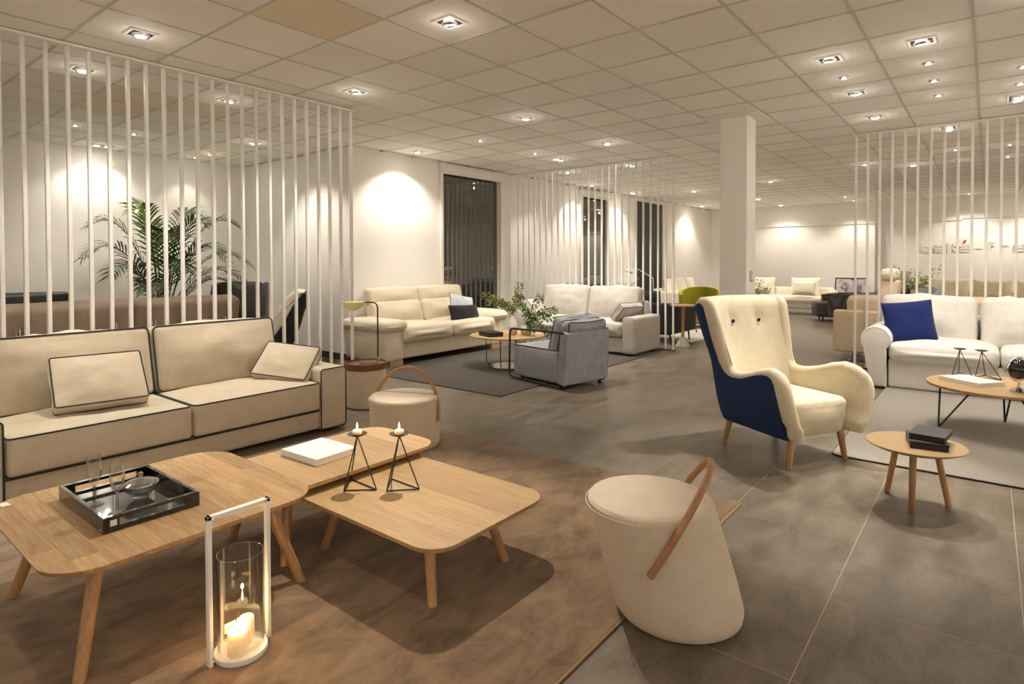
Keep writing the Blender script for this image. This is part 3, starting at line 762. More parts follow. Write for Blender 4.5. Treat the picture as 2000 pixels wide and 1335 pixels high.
lid = obj('lid', lathe([(.065, .059), (.064, .063), (.045, .072), (.02, .079), (.008, .082), (.001, .082)], 40, False), 'crystal', bowl, smooth=False)
obj('knob', lathe([(.004, .080), (.005, .086), (.010, .092), (.010, .100), (.003, .107)], 12), 'crystal', lid)

# book
def book(name, label, x, y, z, w_, d, h_, rz, cover='paper'):
    o = thing(name, label, 'book', (x, y, z), rz)
    obj('page_block', box(w_-.008, d-.012, h_-.006, (.002, 0, h_/2)), 'pages', o, smooth=False)
    for zz in (.0015, h_-.0015): obj('cover', bbox(w_, d, .003, .0008, 1, (0, 0, zz)), cover, o)
    obj('spine', bbox(.003, d, h_, .0008, 1, (-w_/2, 0, h_/2)), cover, o)
    return o
book('white_book', 'thick white book on the middle oak coffee table', 1.815, 2.755, .336, .255, .30, .034, R(3))

# wire candle holders
def candle_holder(label, pts, z, dish_z, cen, lit=True):
    o = thing('candle_holder', label, 'candle holder', (cen[0], cen[1], z))
    P = [Vector((p[0]-cen[0], p[1]-cen[1], .004)) for p in pts]; A = Vector((0, 0, dish_z-z-.006))
    for i in range(3):
        obj('base_rod', tube([P[i], P[(i+1) % 3]], .0032, seg=6), 'black', o)
        obj('leg_rod', tube([P[i], A], .0032, seg=6), 'black', o)
    zz = dish_z-z
    obj('dish', lathe([(.001, zz-.008), (.026, zz-.006), (.046, zz+.002), (.047, zz+.004), (.025, zz-.002), (.001, zz-.003)], 32, False), 'black', o)
    if lit:
        c = tag(obj('candle', lathe([(.010, 0), (.020, .004), (.024, .013), (.021, .022), (.012, .027), (.001, .028)], 24), 'wax', None, (cen[0], cen[1], dish_z-.002)), 'small round lit candle on the '+label.split(' candle holder')[0]+' holder'+(' nearer the book' if 'nearer' in label else ' farther from the book'), 'candle')
        obj('wick', tube([(0, 0, .026), (.001, 0, .034)], .0008, seg=5), 'black', c)
        obj('flame', lathe([(.0005, .030), (.0035, .036), (.004, .041), (.002, .052), (.0003, .060)], 12), 'flame', c)
        ld = bpy.data.lights.new('candle_glow', 'POINT'); ld.energy = .35; ld.color = (1, .6, .25); ld.shadow_soft_size = .006
        g = bpy.data.objects.new('candle_glow', ld); COL.objects.link(g); g.parent = c; g.location = (0, 0, .075)
    return o
candle_holder('black wire candle holder on the low oak table, nearer the book', [(1.665, 2.335), (1.765, 2.225), (1.775, 2.435)], .285, .535, (1.738, 2.33))
candle_holder('black wire candle holder on the low oak table, farther from the book', [(1.785, 2.175), (1.895, 2.075), (1.90, 2.28)], .285, .535, (1.862, 2.175))

# lantern
lan = thing('lantern', 'tall white framed lantern with glass cylinder on the beige rug', 'lantern', (1.0, 1.995, .014))
yy = 0
for s in (-1, 1): obj('post', bbox(.014, .022, .50, .002, 1, (s*.102, yy+.006, .25)), 'white_m', lan)
obj('handle_bar', bbox(.218, .022, .014, .002, 1, (0, yy+.006, .493)), 'white_m', lan)
obj('base', lathe([(.001, .0), (.083, .0), (.085, .004), (.085, .018), (.083, .020), (.078, .020), (.077, .012), (.001, .012)], 48, False), 'white_m', lan)
for s in (-1, 1): obj('screw', tube([(s*.086, .004, .012), (s*.097, .004, .012)], .004, seg=8), 'chrome', lan)
obj('glass_cylinder', lathe([(.074, .013), (.074, .345), (.0725, .346), (.071, .345), (.071, .013)], 48, False), 'glass', lan)
obj('glass_rim', tube([(.0725*math.cos(2*PI*k/48), .0725*math.sin(2*PI*k/48), .346) for k in range(48)], .0014, True, 6), 'crystal', lan)
obj('label_card', bbox(.04, .001, .035, .0003, 1, (-.015, .045, .075)), 'paper', lan)
def pillar(label, x, y, z, r, h_, flame):
    c = tag(obj('pillar_candle', lathe([(.001, 0), (r, 0), (r*1.01, .004), (r, h_*.7), (r*.97, h_-.004), (r*.9, h_), (r*.75, h_-.003), (.001, h_-.006)], 32, False), 'wax', None, (x, y, z)), label, 'candle')
    obj('wick', tube([(0, 0, h_-.006), (.001, .001, h_+.006)], .001, seg=5), 'black', c)
    if flame:
        obj('flame', lathe([(.0005, h_+.002), (.005, h_+.010), (.0055, h_+.016), (.003, h_+.032), (.0003, h_+.044)], 12), 'flame', c)
        ld = bpy.data.lights.new('candle_glow', 'POINT'); ld.energy = .8; ld.color = (1, .55, .2); ld.shadow_soft_size = .008
        g = bpy.data.objects.new('candle_glow', ld); COL.objects.link(g); g.parent = c; g.location = (0, 0, h_+.055)
pillar('lit white pillar candle standing inside the lantern glass', .982, 1.98, .0265, .034, .075, True)
pillar('unlit white pillar candle behind the lit one in the lantern', 1.03, 2.015, .0265, .026, .088, False)

# ---------------------------------------------------------------- felt poufs with a bent wood handle
def pouf(label, bx, by, tx, ty, r, h_, a_dir, lean, hr, hz, hh):
    """oblique drum: base centre (bx,by), top centre (tx,ty)"""
    o = thing('handle_pouf', label, 'pouf', (bx, by, 0))
    n = 56; V, F = [], []; ox, oy = tx-bx, ty-by
    prof = [(.74, .0), (.86, .010), (.95, .040), (.99, .09), (1.0, .15), (1.005, .3), (1.0, .5), (.99, .75), (.985, .93), (.975, .965), (.93, .99), (.80, 1.002), (.5, 1.01), (.25, 1.013), (.002, 1.015)]
    for q, z in prof:
        zz = min(z, 1.0)
        for k in range(n):
            a = 2*PI*k/n; V.append((ox*zz+r*q*math.cos(a), oy*zz+r*q*math.sin(a), z*h_))
    for i in range(len(prof)-1):
        for k in range(n): F.append((i*n+k, i*n+(k+1) % n, (i+1)*n+(k+1) % n, (i+1)*n+k))
    F.append(tuple(range(n))[::-1]); F.append(tuple((len(prof)-1)*n+k for k in range(n)))
    b = obj('body', (V, F), 'pouf', o)
    obj('top_seam', tube([(ox+r*.99*math.cos(2*PI*k/n), oy+r*.99*math.sin(2*PI*k/n), h_*.945) for k in range(n)], .0022, True, 6), 'pouf', b)
    A = Vector((math.cos(a_dir), math.sin(a_dir), 0)); side = Vector((-A.y, A.x, 0))
    E = (Vector((0, 0, 1))*math.cos(lean) + side*math.sin(lean)).normalized()
    C = Vector((ox*hz/h_, oy*hz/h_, hz)); P = []
    P.append(C + A*(r*.97) - E*.0)
    for k in range(0, 25):
        a = PI*k/24; P.append(C + A*(hr*math.cos(a)) + E*(math.sin(a)*hh))
    P[0] = C + A*hr - E*.03; P.append(C - A*hr - E*.03)
    obj('handle', tube(P, .0135, seg=12), 'bentwood', o)
    return o
pouf('leaning cream felt pouf with wooden hoop handle in the foreground', 2.185, .92, 2.115, 1.02, .243, .45, R(200), R(31), .252, .28, .36)
pouf('cream felt pouf with wooden hoop handle behind the coffee tables', 2.93, 3.345, 2.86, 3.29, .248, .40, R(-65), R(12), .262, .24, .34)

# ---------------------------------------------------------------- drum side table with lamp
dr = thing('drum_side_table', 'cream drum side table with walnut tray top by the sofa arm', 'side table', (3.52, 4.575, 0))
obj('drum', lathe([(.001, 0), (.165, 0), (.180, .012), (.184, .05), (.186, .20), (.184, .352), (.176, .358), (.001, .358)], 48, False), 'pouf', dr)
obj('tray_top', lathe([(.001, .358), (.190, .358), (.193, .362), (.193, .415), (.190, .418), (.184, .418), (.182, .402), (.001, .402)], 56, False), 'walnut', dr)
lp = thing('desk_lamp', 'slim black table lamp with pale yellow shade on the drum side table', 'lamp', (3.545, 4.57, .4025))
obj('base', lathe([(.001, 0), (.088, 0), (.09, .003), (.088, .006), (.001, .007)], 40, False), 'black', lp)
sx, sy = .094, -.055
rtv = Vector((rt.x, rt.y, 0))
pp = []
J = Vector((.062, -.06, 0))
obj('socket', tube([J+Vector((0, 0, .006)), J+Vector((0, 0, .055))], .011, seg=12), 'gold', lp)
arm = [J+Vector((0, 0, .05)), J+Vector((0, 0, .30)), J+Vector((0, 0, .52))]
DV = Vector((-.62, .78, 0))
for k in range(1, 7):
    a = R(90*k/6); arm.append(J+Vector((0, 0, .52))+DV*(.05*(1-math.cos(a)))+Vector((0, 0, .05*math.sin(a))))
arm.append(arm[-1]+DV*.07)
obj('arm', tube(arm, .0068, seg=10), 'black', lp)
E0 = arm[-1]; V, F = [], []; nu, nv = 18, 10
for s_ in (0, 1):
    for i in range(nu+1):
        for j in range(nv+1):
            u = i/nu; v = -1+2*j/nv
            ln = E0 + DV*(u*.215-.0) ; wd = .072*math.sin(PI*min(1, .06+u*.94))**.7
            dep = .085*math.sin(PI*(.03+.94*u))**.9*(1-v*v)
            sd = Vector((-DV.y, DV.x, 0)); p = ln + sd*wd*v + Vector((0, 0, -dep + .004 - s_*.0015))
            V.append(p)
M1 = (nu+1)*(nv+1)
for s_ in (0, 1):
    for i in range(nu):
        for j in range(nv):
            q = (s_*M1+i*(nv+1)+j, s_*M1+(i+1)*(nv+1)+j, s_*M1+(i+1)*(nv+1)+j+1, s_*M1+i*(nv+1)+j+1); F.append(q if s_ else q[::-1])
obj('shade', (V, F), 'pale_yellow', lp)
obj('cable', tube([(.08, -.05, .006), (.12, -.055, .018), (.128, -.052, .016)], .003, seg=6), 'black', lp)

# ================================================================ cream and blue wing chair
wc = thing('wing_chair', 'wing armchair in cream wool with navy blue outer sides and oak legs', 'armchair', (4.483, 1.141, 0), R(-29.3))
def lerp_curve(pts):
    def f(x):
        if x <= pts[0][0]: return pts[0][1]
        for (a, b), (c, d) in zip(pts, pts[1:]):
            if x <= c:
                t = (x-a)/(c-a); t = t*t*(3-2*t)*.5+t*.5; return b+(d-b)*t
        return pts[-1][1]
    return f
top_c = lerp_curve([(-.432, .34), (-.43, .45), (-.415, .53), (-.385, .59), (-.342, .63), (-.25, .657), (-.155, .638), (-.08, .61), (-.01, .588), (.08, .573), (.15, .577), (.185, .62), (.212, .72), (.242, .84), (.272, .95), (.30, 1.03), (.335, 1.072), (.38, 1.085), (.44, 1.072), (.478, 1.04)])
bot_c = lerp_curve([(-.432, .28), (-.41, .205), (-.3, .20), (.20, .21), (.225, .225), (.262, .30), (.385, .735), (.478, 1.02)])
YS = [-.432, -.43, -.424, -.412, -.39, -.365, -.33, -.29, -.24, -.19, -.14, -.09, -.04, .01, .06, .10, .13, .155, .175, .19, .205, .222, .24, .26, .28, .30, .32, .345, .375, .405, .435, .46, .474, .478]
VS = [.5-.5*math.cos(PI*k/16) for k in range(17)]
SIL = [(y, top_c(y)) for y in YS] + [(y, bot_c(y)) for y in reversed(YS)]
def edge_d(y, z):
    b = 9
    for (a0, a1), (c0, c1) in zip(SIL, SIL[1:]+SIL[:1]):
        dx, dz = c0-a0, c1-a1; L2 = dx*dx+dz*dz
        t = 0 if L2 < 1e-12 else max(0, min(1, ((y-a0)*dx+(z-a1)*dz)/L2))
        b = min(b, math.hypot(y-a0-dx*t, z-a1-dz*t))
    return b
def flare(y, z):
    f = max(0, min(1, (.18-y)/.55)); g = math.exp(-((z-.52)/.20)**2)
    up_ = max(0, min(1, (z-.60)/.45))
    return .287 + .075*f*g - .02*f*(1 if z < .3 else 0) + .062*up_
def half_t(d): 
    q = min(1, d/.05); return .044*math.sqrt(max(0, 1-(1-q)**2))
def wing_side(s):
    V, F, idx = [], [], {}
    n, m_ = len(YS), len(VS)
    for side in (1, -1):
        for i, y in enumerate(YS):
            z0, z1 = bot_c(y), top_c(y)
            for j, v in enumerate(VS):
                edge = i in (0, n-1) or j in (0, m_-1)
                if side == -1 and edge: idx[side, i, j] = idx[1, i, j]; continue
                z = z0+(z1-z0)*v; h_ = 0 if edge else half_t(edge_d(y, z))
                idx[side, i, j] = len(V); V.append((s*(flare(y, z)+side*h_), y, z))
        for i in range(n-1):
            for j in range(m_-1):
                q = (idx[side,i,j], idx[side,i+1,j], idx[side,i+1,j+1], idx[side,i,j+1])
                F.append(q if (side*s) > 0 else q[::-1])
    return V, F
def wing_panel(s):
    """navy outer panel, kept inside the cream roll along the front and top"""
    V, F = [], []; ys = [-.350, -.343, -.33, -.31, -.28, -.24, -.19, -.13, -.07, 0, .06, .12, .17, .21, .24, .262, .285, .305, .325, .345, .365, .385, .41, .44, .465]
    t2 = lerp_curve([(-.350, .30), (-.343, .46), (-.33, .51), (-.31, .56), (-.28, .592), (-.225, .610), (-.129, .590), (0, .545), (.10, .530), (.17, .535), (.22, .56), (.262, .62), (.295, .72), (.325, .83), (.35, .94), (.37, 1.02), (.40, 1.04), (.465, 1.015)])
    m_ = 12
    for y in ys:
        z0, z1 = bot_c(y)+.002, t2(y)
        if z1 < z0+.01: z1 = z0+.01
        for j in range(m_+1):
            z = z0+(z1-z0)*j/m_; V.append((s*(flare(y, z)+max(half_t(edge_d(y, z)), .034)+.007), y, z))
    for i in range(len(ys)-1):
        for j in range(m_):
            q = (i*(m_+1)+j, (i+1)*(m_+1)+j, (i+1)*(m_+1)+j+1, i*(m_+1)+j+1); F.append(q if s > 0 else q[::-1])
    # give the panel thickness
    k = len(V); V2 = [(x-s*.012, y, z) for x, y, z in V]; F2 = [tuple(a+k for a in q[::-1]) for q in F]
    nn = len(ys); rim = [i*(m_+1) for i in range(nn)] + [(nn-1)*(m_+1)+j for j in range(1, m_+1)] + [i*(m_+1)+m_ for i in range(nn-2, -1, -1)] + [j for j in range(m_-1, 0, -1)]
    R_ = [(rim[i], rim[(i+1) % len(rim)], rim[(i+1) % len(rim)]+k, rim[i]+k) for i in range(len(rim))]
    if s < 0: R_ = [q[::-1] for q in R_]
    return V+V2, F+F2+[q[::-1] for q in R_]
for s in (-1, 1):
    a = obj('wing_and_arm', wing_side(s), 'cream', wc, angle=60)
    obj('outer_panel', wing_panel(s), 'blue', wc)
# inside back, scooped between the wings, two buttoned dimples
BT = [(-.125, .90), (.125, .90)]
def back_y(z): return .165 + (z-.35)*.345
nx, nz = 28, 26; V, F = [], []
for sd in (0, 1):
    for i in range(nx+1):
        for j in range(nz+1):
            u = -1+2*i/nx; z = .36+.715*j/nz; x = u*(.288+.050*max(0, min(1, (z-.60)/.45)))
            wing = .085*abs(u)**3.0
            y = back_y(z) - wing
            if sd == 0:
                y -= .025*(1-u*u)*math.exp(-((z-.55)/.18)**2)
                for bx_, bz_ in BT: y += .022*math.exp(-(((x-bx_)/.045)**2+((z-bz_)/.05)**2))
                tt = max(0, (z-1.01)/.065); y += .045*tt*tt
            else: y = back_y(z)+.075 - .02*max(0, (z-1.01)/.065)**2
            V.append((x, y, z + .012*(1-u*u)*(j/nz)))
K = (nx+1)*(nz+1)
ix = lambda sd, i, j: sd*K+i*(nz+1)+j
for i in range(nx):
    for j in range(nz):
        F.append((ix(0,i,j), ix(0,i+1,j), ix(0,i+1,j+1), ix(0,i,j+1))); F.append((ix(1,i,j), ix(1,i,j+1), ix(1,i+1,j+1), ix(1,i+1,j)))
for i in range(nx):
    F.append((ix(0,i,nz), ix(0,i+1,nz), ix(1,i+1,nz), ix(1,i,nz))); F.append((ix(0,i+1,0), ix(0,i,0), ix(1,i,0), ix(1,i+1,0)))
for j in range(nz):
    F.append((ix(0,0,j+1), ix(0,0,j), ix(1,0,j), ix(1,0,j+1))[::-1]); F.append((ix(0,nx,j), ix(0,nx,j+1), ix(1,nx,j+1), ix(1,nx,j))[::-1])
bk = obj('inside_back', (V, F), 'cream', wc, angle=70)
for bx_, bz_ in BT: obj('button', tr(lathe([(.001, 0), (.013, .001), (.016, .006), (.012, .012), (.001, .014)], 16, False), (bx_, back_y(bz_)-.004, bz_), (R(90+16), 0, 0)), 'blue', bk)
V, F = [], []
for i in range(9):
    for j in range(9):
        x = -.29+.58*i/8; z = .22+.80*j/8; V.append((x*(1+.10*j/8), .262+(z-.30)*.295-.012, z))
for i in range(8):
    for j in range(8): F.append((i*9+j, i*9+j+1, (i+1)*9+j+1, (i+1)*9+j))
k = len(V); V += [(x, y-.03, z) for x, y, z in V]; F += [tuple(a+k for a in q[::-1]) for q in F]
obj('outer_back', (V, F), 'blue', wc)
def seat_def(p):
    x, y, z = p
    t = max(0, -y-.10)/.25
    return (x*(1-.10*max(0, -z)/.12*t), y - .02*t*max(0, z+.05)/.1, z)
st = obj('seat_cushion', ublock(.50, .56, .25, .05, (.0, .03, .03), 9, (0, -.04, .315), deform=seat_def, wr=.003), 'cream', wc)
obj('seat_seam', tube([(-.235, -.325, .398), (-.15, -.346, .402), (0, -.355, .404), (.15, -.346, .402), (.235, -.325, .398)], .0022, seg=6), 'cream', st)
for (x0, y0, x1, y1) in ((-.215, -.30, -.254, -.30), (.215, -.30, .254, -.30), (-.22, .26, -.25, .30), (.22, .26, .25, .30)):
    obj('leg', taper((x1, y1, 0), (x0, y0+.01 if y0 < 0 else y0, .215), .013, .028), 'legwood', wc)

# ---------------------------------------------------------------- small round side table with two boxes
sd = thing('side_table', 'small round oak side table with three legs beside the wing chair', 'side table', (3.955, .312, 0))
obj('top', lathe([(.001, .318), (.205, .318), (.234, .332), (.238, .337), (.236, .340), (.001, .340)], 64, False), 'oak', sd)
for (x, y) in ((.114, .145), (-.155, .002), (.09, -.148)):
    obj('leg', taper((x, y, 0), (x*.62, y*.62, .320), .013, .019), 'legwood', sd)
def lidbox(name, label, x, y, z, w_, d, h_, rz):
    o = thing(name, label, 'box', (x, y, z), rz)
    obj('box_body', bbox(w_-.004, d-.004, h_*.62, .0012, 1, (0, 0, h_*.31)), 'blackbox', o)
    obj('lid', bbox(w_, d, h_*.36, .0015, 1, (0, 0, h_*.82)), 'blackbox', o)
    return o
lidbox('black_box', 'flat black box under another on the small round side table', 3.972, .262, .340, .235, .175, .038, R(10))
lidbox('black_box', 'flat black box on top of another on the small round side table', 4.00, .245, .3785, .225, .165, .030, R(-6))

# ================================================================ round table with globe, right
rt_ = thing('round_coffee_table', 'round oak coffee table with thin black legs carrying the globe', 'table', (6.0, -.063, 0))
obj('top', lathe([(.001, .350), (.450, .350), (.463, .354), (.465, .372), (.462, .375), (.001, .375)], 80, False), 'oak', rt_)
for a in (106, 233, 353):
    p = Vector((.39*math.cos(R(a)), .39*math.sin(R(a)), .002)); q1 = Vector((.37*math.cos(R(a-9)), .37*math.sin(R(a-9)), .351)); q2 = Vector((.14*math.cos(R(a-6)), .14*math.sin(R(a-6)), .351))
    for q in (q1, q2): obj('leg_rod', tube([p, q], .007, seg=8), 'black', rt_)
candle_holder('empty black wire candle holder on the round table, left of two', [(6.205, .24), (6.285, .105), (6.44, .20)], .375, .60, (6.32, .19), False)
candle_holder('empty black wire candle holder on the round table, right of two', [(6.285, .085), (6.255, -.085), (6.43, .02)], .375, .60, (6.30, .045), False)
book('white_book', 'white book lying on the round table with the globe, upper of two', 6.0, .105, .391, .25, .33, .014, R(-38))
book('white_book', 'white book lying on the round table with the globe, lower of two', 6.0, .105, .3755, .255, .335, .015, R(-38))
gl = thing('desk_globe', 'black and chrome desk globe on the round table, cut by the picture edge', 'globe', (5.80, -.18, .375))
obj('foot', lathe([(.001, 0), (.058, 0), (.060, .006), (.045, .012), (.030, .020), (.016, .030), (.010, .050), (.012, .066), (.001, .07)], 32, False), 'chrome', gl)
obj('ball', tr(lathe([(.078*math.sin(PI*k/20), .078*-math.cos(PI*k/20)) for k in range(21)], 32, False), (0, 0, .165)), 'blackgloss', gl)
obj('meridian', tube([Vector((.088*math.sin(a)*-.62, .088*math.sin(a)*.78, .165-.088*math.cos(a))) for a in [R(-15+210*k/20) for k in range(21)]], .005, seg=8), 'chrome', gl)
obj('finial', tr(lathe([(.001, 0), (.009, .003), (.009, .010), (.001, .016)], 12, False), (0, 0, .243)), 'chrome', gl)

# ---------------------------------------------------------------- white slipcovered sofa, right
sr = thing('slipcover_sofa', 'white slipcovered sofa with rolled arms at the right edge', 'sofa', (7.88, -.09, 0), R(-90))
obj('base', ublock(1.84, .98, .30, .02, (0, .01, 0), 6, (0, .02, .165), wr=.01, wf=5), 'wsofa', sr)
def roll_arm(s):
    P = []
    cx, cz, r_ = s*1.03, .515, .14
    for k in range(19):
        a = R(-52+284*k/18); P.append((cx+s*0+r_*math.cos(a)*s*1.0, cz+r_*math.sin(a)))
    P = [(cx-s*.10, .02)] + P[::-1] + [(cx+s*.055, .02)]
    return prism(P, -.55, .45, 'y', .02, 3)
for s in (-1, 1):
    a = obj('rolled_arm', roll_arm(s), 'wsofa', sr)
    obj('piping', tube([(s*1.03+.132*math.cos(R(-50+280*k/20))*s, -.547, .515+.132*math.sin(R(-50+280*k/20))) for k in range(21)], .004, seg=6), 'wsofa', a)
obj('back_frame', ublock(1.9, .22, .68, .06, (0,0,0), 5, (0, .46, .40)), 'wsofa', sr)
for i, s in enumerate((-1, 1)):
    obj('seat_cushion', ublock(.915, .84, .20, .07, (.0, .03, .045), 9, (s*.46, -.12, .39), wr=.02, wf=6, seed=i), 'wsofa', sr)
    obj('back_cushion', ublock(.88, .22, .56, .08, (.01, .07, .02), 10, (s*.455-.17, .19, .68), wr=.03, wf=6, deform=leanx(R(14)), seed=i+7), 'wsofa', sr)
cu = tag(obj('scatter_cushion', pillow(.46, .46, .15, .05), 'bluecush', None, (7.66, .67, .69), (R(-20), R(-7), R(-80))), 'royal blue velvet cushion on the white slipcovered sofa', 'cushion')
obj('piping', pillow_edge(.46, .46, .05), 'bluecush', cu)

# ================================================================ middle group: cream leather sofa
ws = thing('leather_sofa', 'cream leather sofa with pillow arms against the window wall', 'sofa', (6.09, 6.40, 0))
obj('base', ublock(1.84, .80, .24, .03, (0,.0,0), 5, (0, .0, .20)), 'wleather', ws)
for s in (-1, 1):
    a = obj('arm_panel', ublock(.36, .86, .42, .05, (.012, .015, 0), 6, (s*1.03, -.0, .27), deform=lambda p: (p[0]*(.86+.28*(p[2]+.21)/.42), p[1], p[2])), 'wleather', ws)
    obj('arm_pillow', ublock(.44, .92, .16, .075, (.01, .01, .02), 9, (s*1.045, -.015, .52), wr=.012, wf=6, seed=s), 'wleather', ws)
    obj('wood_foot', bbox(.22, .12, .075, .004, 1, (s*1.0, -.36, .0375)), 'oak', ws)
    obj('wood_foot', bbox(.22, .12, .075, .004, 1, (s*1.0, .34, .0375)), 'oak', ws)
obj('back_frame', ublock(1.84, .14, .55, .05, (0,0,0), 5, (0, .36, .36)), 'wleather', ws)
for i, s in enumerate((-1, 1)):
    obj('seat_cushion', ublock(.92, .78, .22, .07, (.0, .03, .03), 9, (s*.465, -.10, .40), wr=.008, wf=4, seed=i), 'wleather', ws)
    obj('lower_back', ublock(.92, .20, .36, .07, (.0, .05, .01), 8, (s*.465, .23, .62), wr=.010, wf=5, deform=leanx(R(14)), seed=i+2), 'wleather', ws)
    obj('head_cushion', ublock(.93, .14, .27, .06, (.0, .02, .01), 8, (s*.468, .30, .86), wr=.008, wf=5, deform=leanx(R(12)), seed=i+5), 'wleather', ws)
tag(obj('scatter_cushion', pillow(.62, .24, .12, .05), 'darkfab', None, (6.49, 6.10, .60), (R(-18), R(2), R(0))), 'black oblong cushion on the cream leather sofa', 'cushion')
cu = tag(obj('scatter_cushion', pillow(.46, .40, .13, .05), 'greyblue', None, (6.62, 6.27, .66), (R(-20), R(12), R(-8))), 'pale blue-grey square cushion behind the black one on the leather sofa', 'cushion')
obj('piping', pillow_edge(.46, .40, .05), 'navyfab', cu)

# round table with vases
mt = thing('round_coffee_table', 'round oak table on black rods with a glossy disc base beside the leather sofa', 'table', (5.95, 4.82, 0))
obj('top', lathe([(.001, .402), (.470, .402), (.488, .406), (.49, .418), (.487, .42), (.001, .42)], 72, False), 'oak', mt)
obj('base_disc', lathe([(.001, .010), (.255, .010), (.258, .014), (.255, .022), (.001, .022)], 56, False), 'blackgloss', mt)
for a in (20, 110, 200, 290):
    c_, s_ = math.cos(R(a)), math.sin(R(a))
    obj('rod', tube([(.245*c_, .245*s_, .02), (.30*c_, .30*s_, .06), (.31*c_, .31*s_, .402)], .006, seg=8), 'black', mt)
lidbox('black_box', 'flat black gift box on the round table with vases', 5.70, 4.90, .42, .20, .28, .055, R(-20))
flute('small champagne flute behind the black box on the vase table, left', 5.83, 4.99, .42, .17)
flute('small champagne flute behind the black box on the vase table, right', 5.95, 4.99, .42, .17)
def leafy(parent, name, start, pts, leafn, ls, mat, rad=.003, spread=.045, seed=0):
    rnd = random.Random(seed); P = [Vector(start)]+[Vector(p) for p in pts]
    # smooth path
    path = []
    for i in range(len(P)-1):
        for k in range(6): path.append(P[i].lerp(P[i+1], k/6))
    path.append(P[-1])
    for _ in range(2): path = [path[0]]+[(path[i-1]+path[i]*2+path[i+1])/4 for i in range(1, len(path)-1)]+[path[-1]]
    b = obj(name, tube(path, lambda s: rad*(1-.7*s), seg=6), 'stem', parent)
    V, F = [], []
    for k in range(leafn):
        t = .22+.78*(k+rnd.random())/leafn; i = min(len(path)-2, int(t*(len(path)-1))); p = path[i].lerp(path[i+1], t*(len(path)-1)-i)
        d = (path[i+1]-path[i]).normalized(); off = Vector((rnd.uniform(-1,1), rnd.uniform(-1,1), rnd.uniform(-.8,1))); off = (off-d*off.dot(d)).normalized()
        ax = (d*.55+off).normalized(); p = p+off*rnd.uniform(0, spread); w_ = ax.cross(Vector((rnd.uniform(-1,1), rnd.uniform(-1,1), rnd.uniform(-1,1)))).normalized()*ls*.28
        l_ = ls*rnd.uniform(.7, 1.2); n0 = len(V); nrm = ax.cross(w_).normalized()*ls*.08
        V += [p, p+ax*l_*.5+w_+nrm, p+ax*l_, p+ax*l_*.5-w_+nrm]; F += [(n0, n0+1, n0+2), (n0, n0+2, n0+3)]
    if V:
        o = obj('foliage', (V, F), mat, b, smooth=False); o['kind'] = 'stuff'
    return b
va = thing('vase', 'taller sandy vase with leafy branches on the round table', 'vase', (5.956, 4.75, .42))
obj('vessel', lathe([(.001, 0), (.042, 0), (.050, .01), (.056, .08), (.052, .15), (.036, .20), (.026, .235), (.028, .25), (.024, .25), (.022, .235), (.03, .20), (.001, .19)], 32, False), 'terracotta', va)
obj('glaze_neck', lathe([(.0565, .10), (.0535, .15), (.0375, .20), (.0275, .235), (.0295, .251)], 32, False), 'ceramic', va)
for i, (pts) in enumerate(([(-.02, .08, .36), (-.10, .22, .47), (-.18, .36, .50)], [(.02, .03, .38), (.07, -.02, .52), (.09, -.06, .66)], [(-.03, .10, .34), (-.06, .16, .42), (-.10, .24, .44)], [(.0, -.03, .36), (.03, -.09, .44), (.05, -.10, .50)], [(.0, .02, .32), (-.08, .12, .40), (-.20, .26, .42)])):
    leafy(va, 'branch', (0, 0, .15), pts, 110, .042, 'leaf2', seed=i, spread=.035)
vb = thing('vase', 'shorter round sandy vase with drooping branches on the round table', 'vase', (6.05, 4.61, .42))
obj('vessel', lathe([(.001, 0), (.050, 0), (.062, .012), (.070, .06), (.064, .11), (.046, .14), (.04, .155), (.036, .155), (.04, .135), (.001, .12)], 32, False), 'terracotta', vb)
obj('glaze_neck', lathe([(.0705, .075), (.0655, .11), (.0475, .14), (.0415, .156)], 32, False), 'ceramic', vb)
for i, (pts) in enumerate(([(.05, -.08, .24), (.14, -.24, .32), (.20, -.34, .30)], [(.06, -.10, .22), (.16, -.28, .22), (.24, -.40, .12)], [(0, -.05, .26), (.04, -.14, .40), (.05, -.20, .50)], [(.03, -.10, .18), (.06, -.22, .10), (.08, -.32, .00)], [(-.03, -.03, .24), (-.06, -.04, .32), (-.10, -.02, .38)], [(.05, -.06, .22), (.10, -.18, .26), (.13, -.26, .22)], [(-.03, -.05, .20), (-.05, -.12, .14), (-.08, -.16, .04)])):
    leafy(vb, 'branch', (0, 0, .09), pts, 100, .042, 'leaf', seed=20+i, spread=.035)

# blue-grey armchair seen from behind
gc = thing('frame_armchair', 'blue-grey armchair with black tube frame, seen from behind', 'armchair', (5.60, 3.80, 0), R(169))
obj('seat_block', ublock(.64, .74, .36, .035, (.01, .015, .02), 7, (0, -.06, .23), wr=.004), 'gchair', gc)
obj('seat_piping', piping(.64, .74, .36, .035, 2, 1, .005, (0, -.06, .23)), 'piping', gc)
obj('back_panel', ublock(.68, .11, .56, .018, (.0, .006, 0), 6, (0, .385, .33), deform=leanx(R(5))), 'gchair', gc)
for s in (-1, 1): obj('back_welt', tube([(s*.333, .425, .06), (s*.333, .45, .60)], .004, seg=6), 'gchair', gc)
df = leanx(R(16))
bc = obj('back_cushion', ublock(.60, .14, .46, .04, (.01, .045, .02), 8, (0, .235, .53), wr=.014, wf=6, deform=df), 'gchair', gc)
for sg in (-1, 1): obj('piping', piping(.60, .14, .46, .04, 1, sg, .005, (0, .235, .53), df), 'piping', bc)
hd = obj('head_roll', ublock(.60, .17, .14, .05, (.0, .01, .02), 7, (0, .36, .640), wr=.014, wf=7, deform=lambda p: (p[0], p[1], p[2]+.02*(p[0]/.3)**2)), 'gchair', gc)
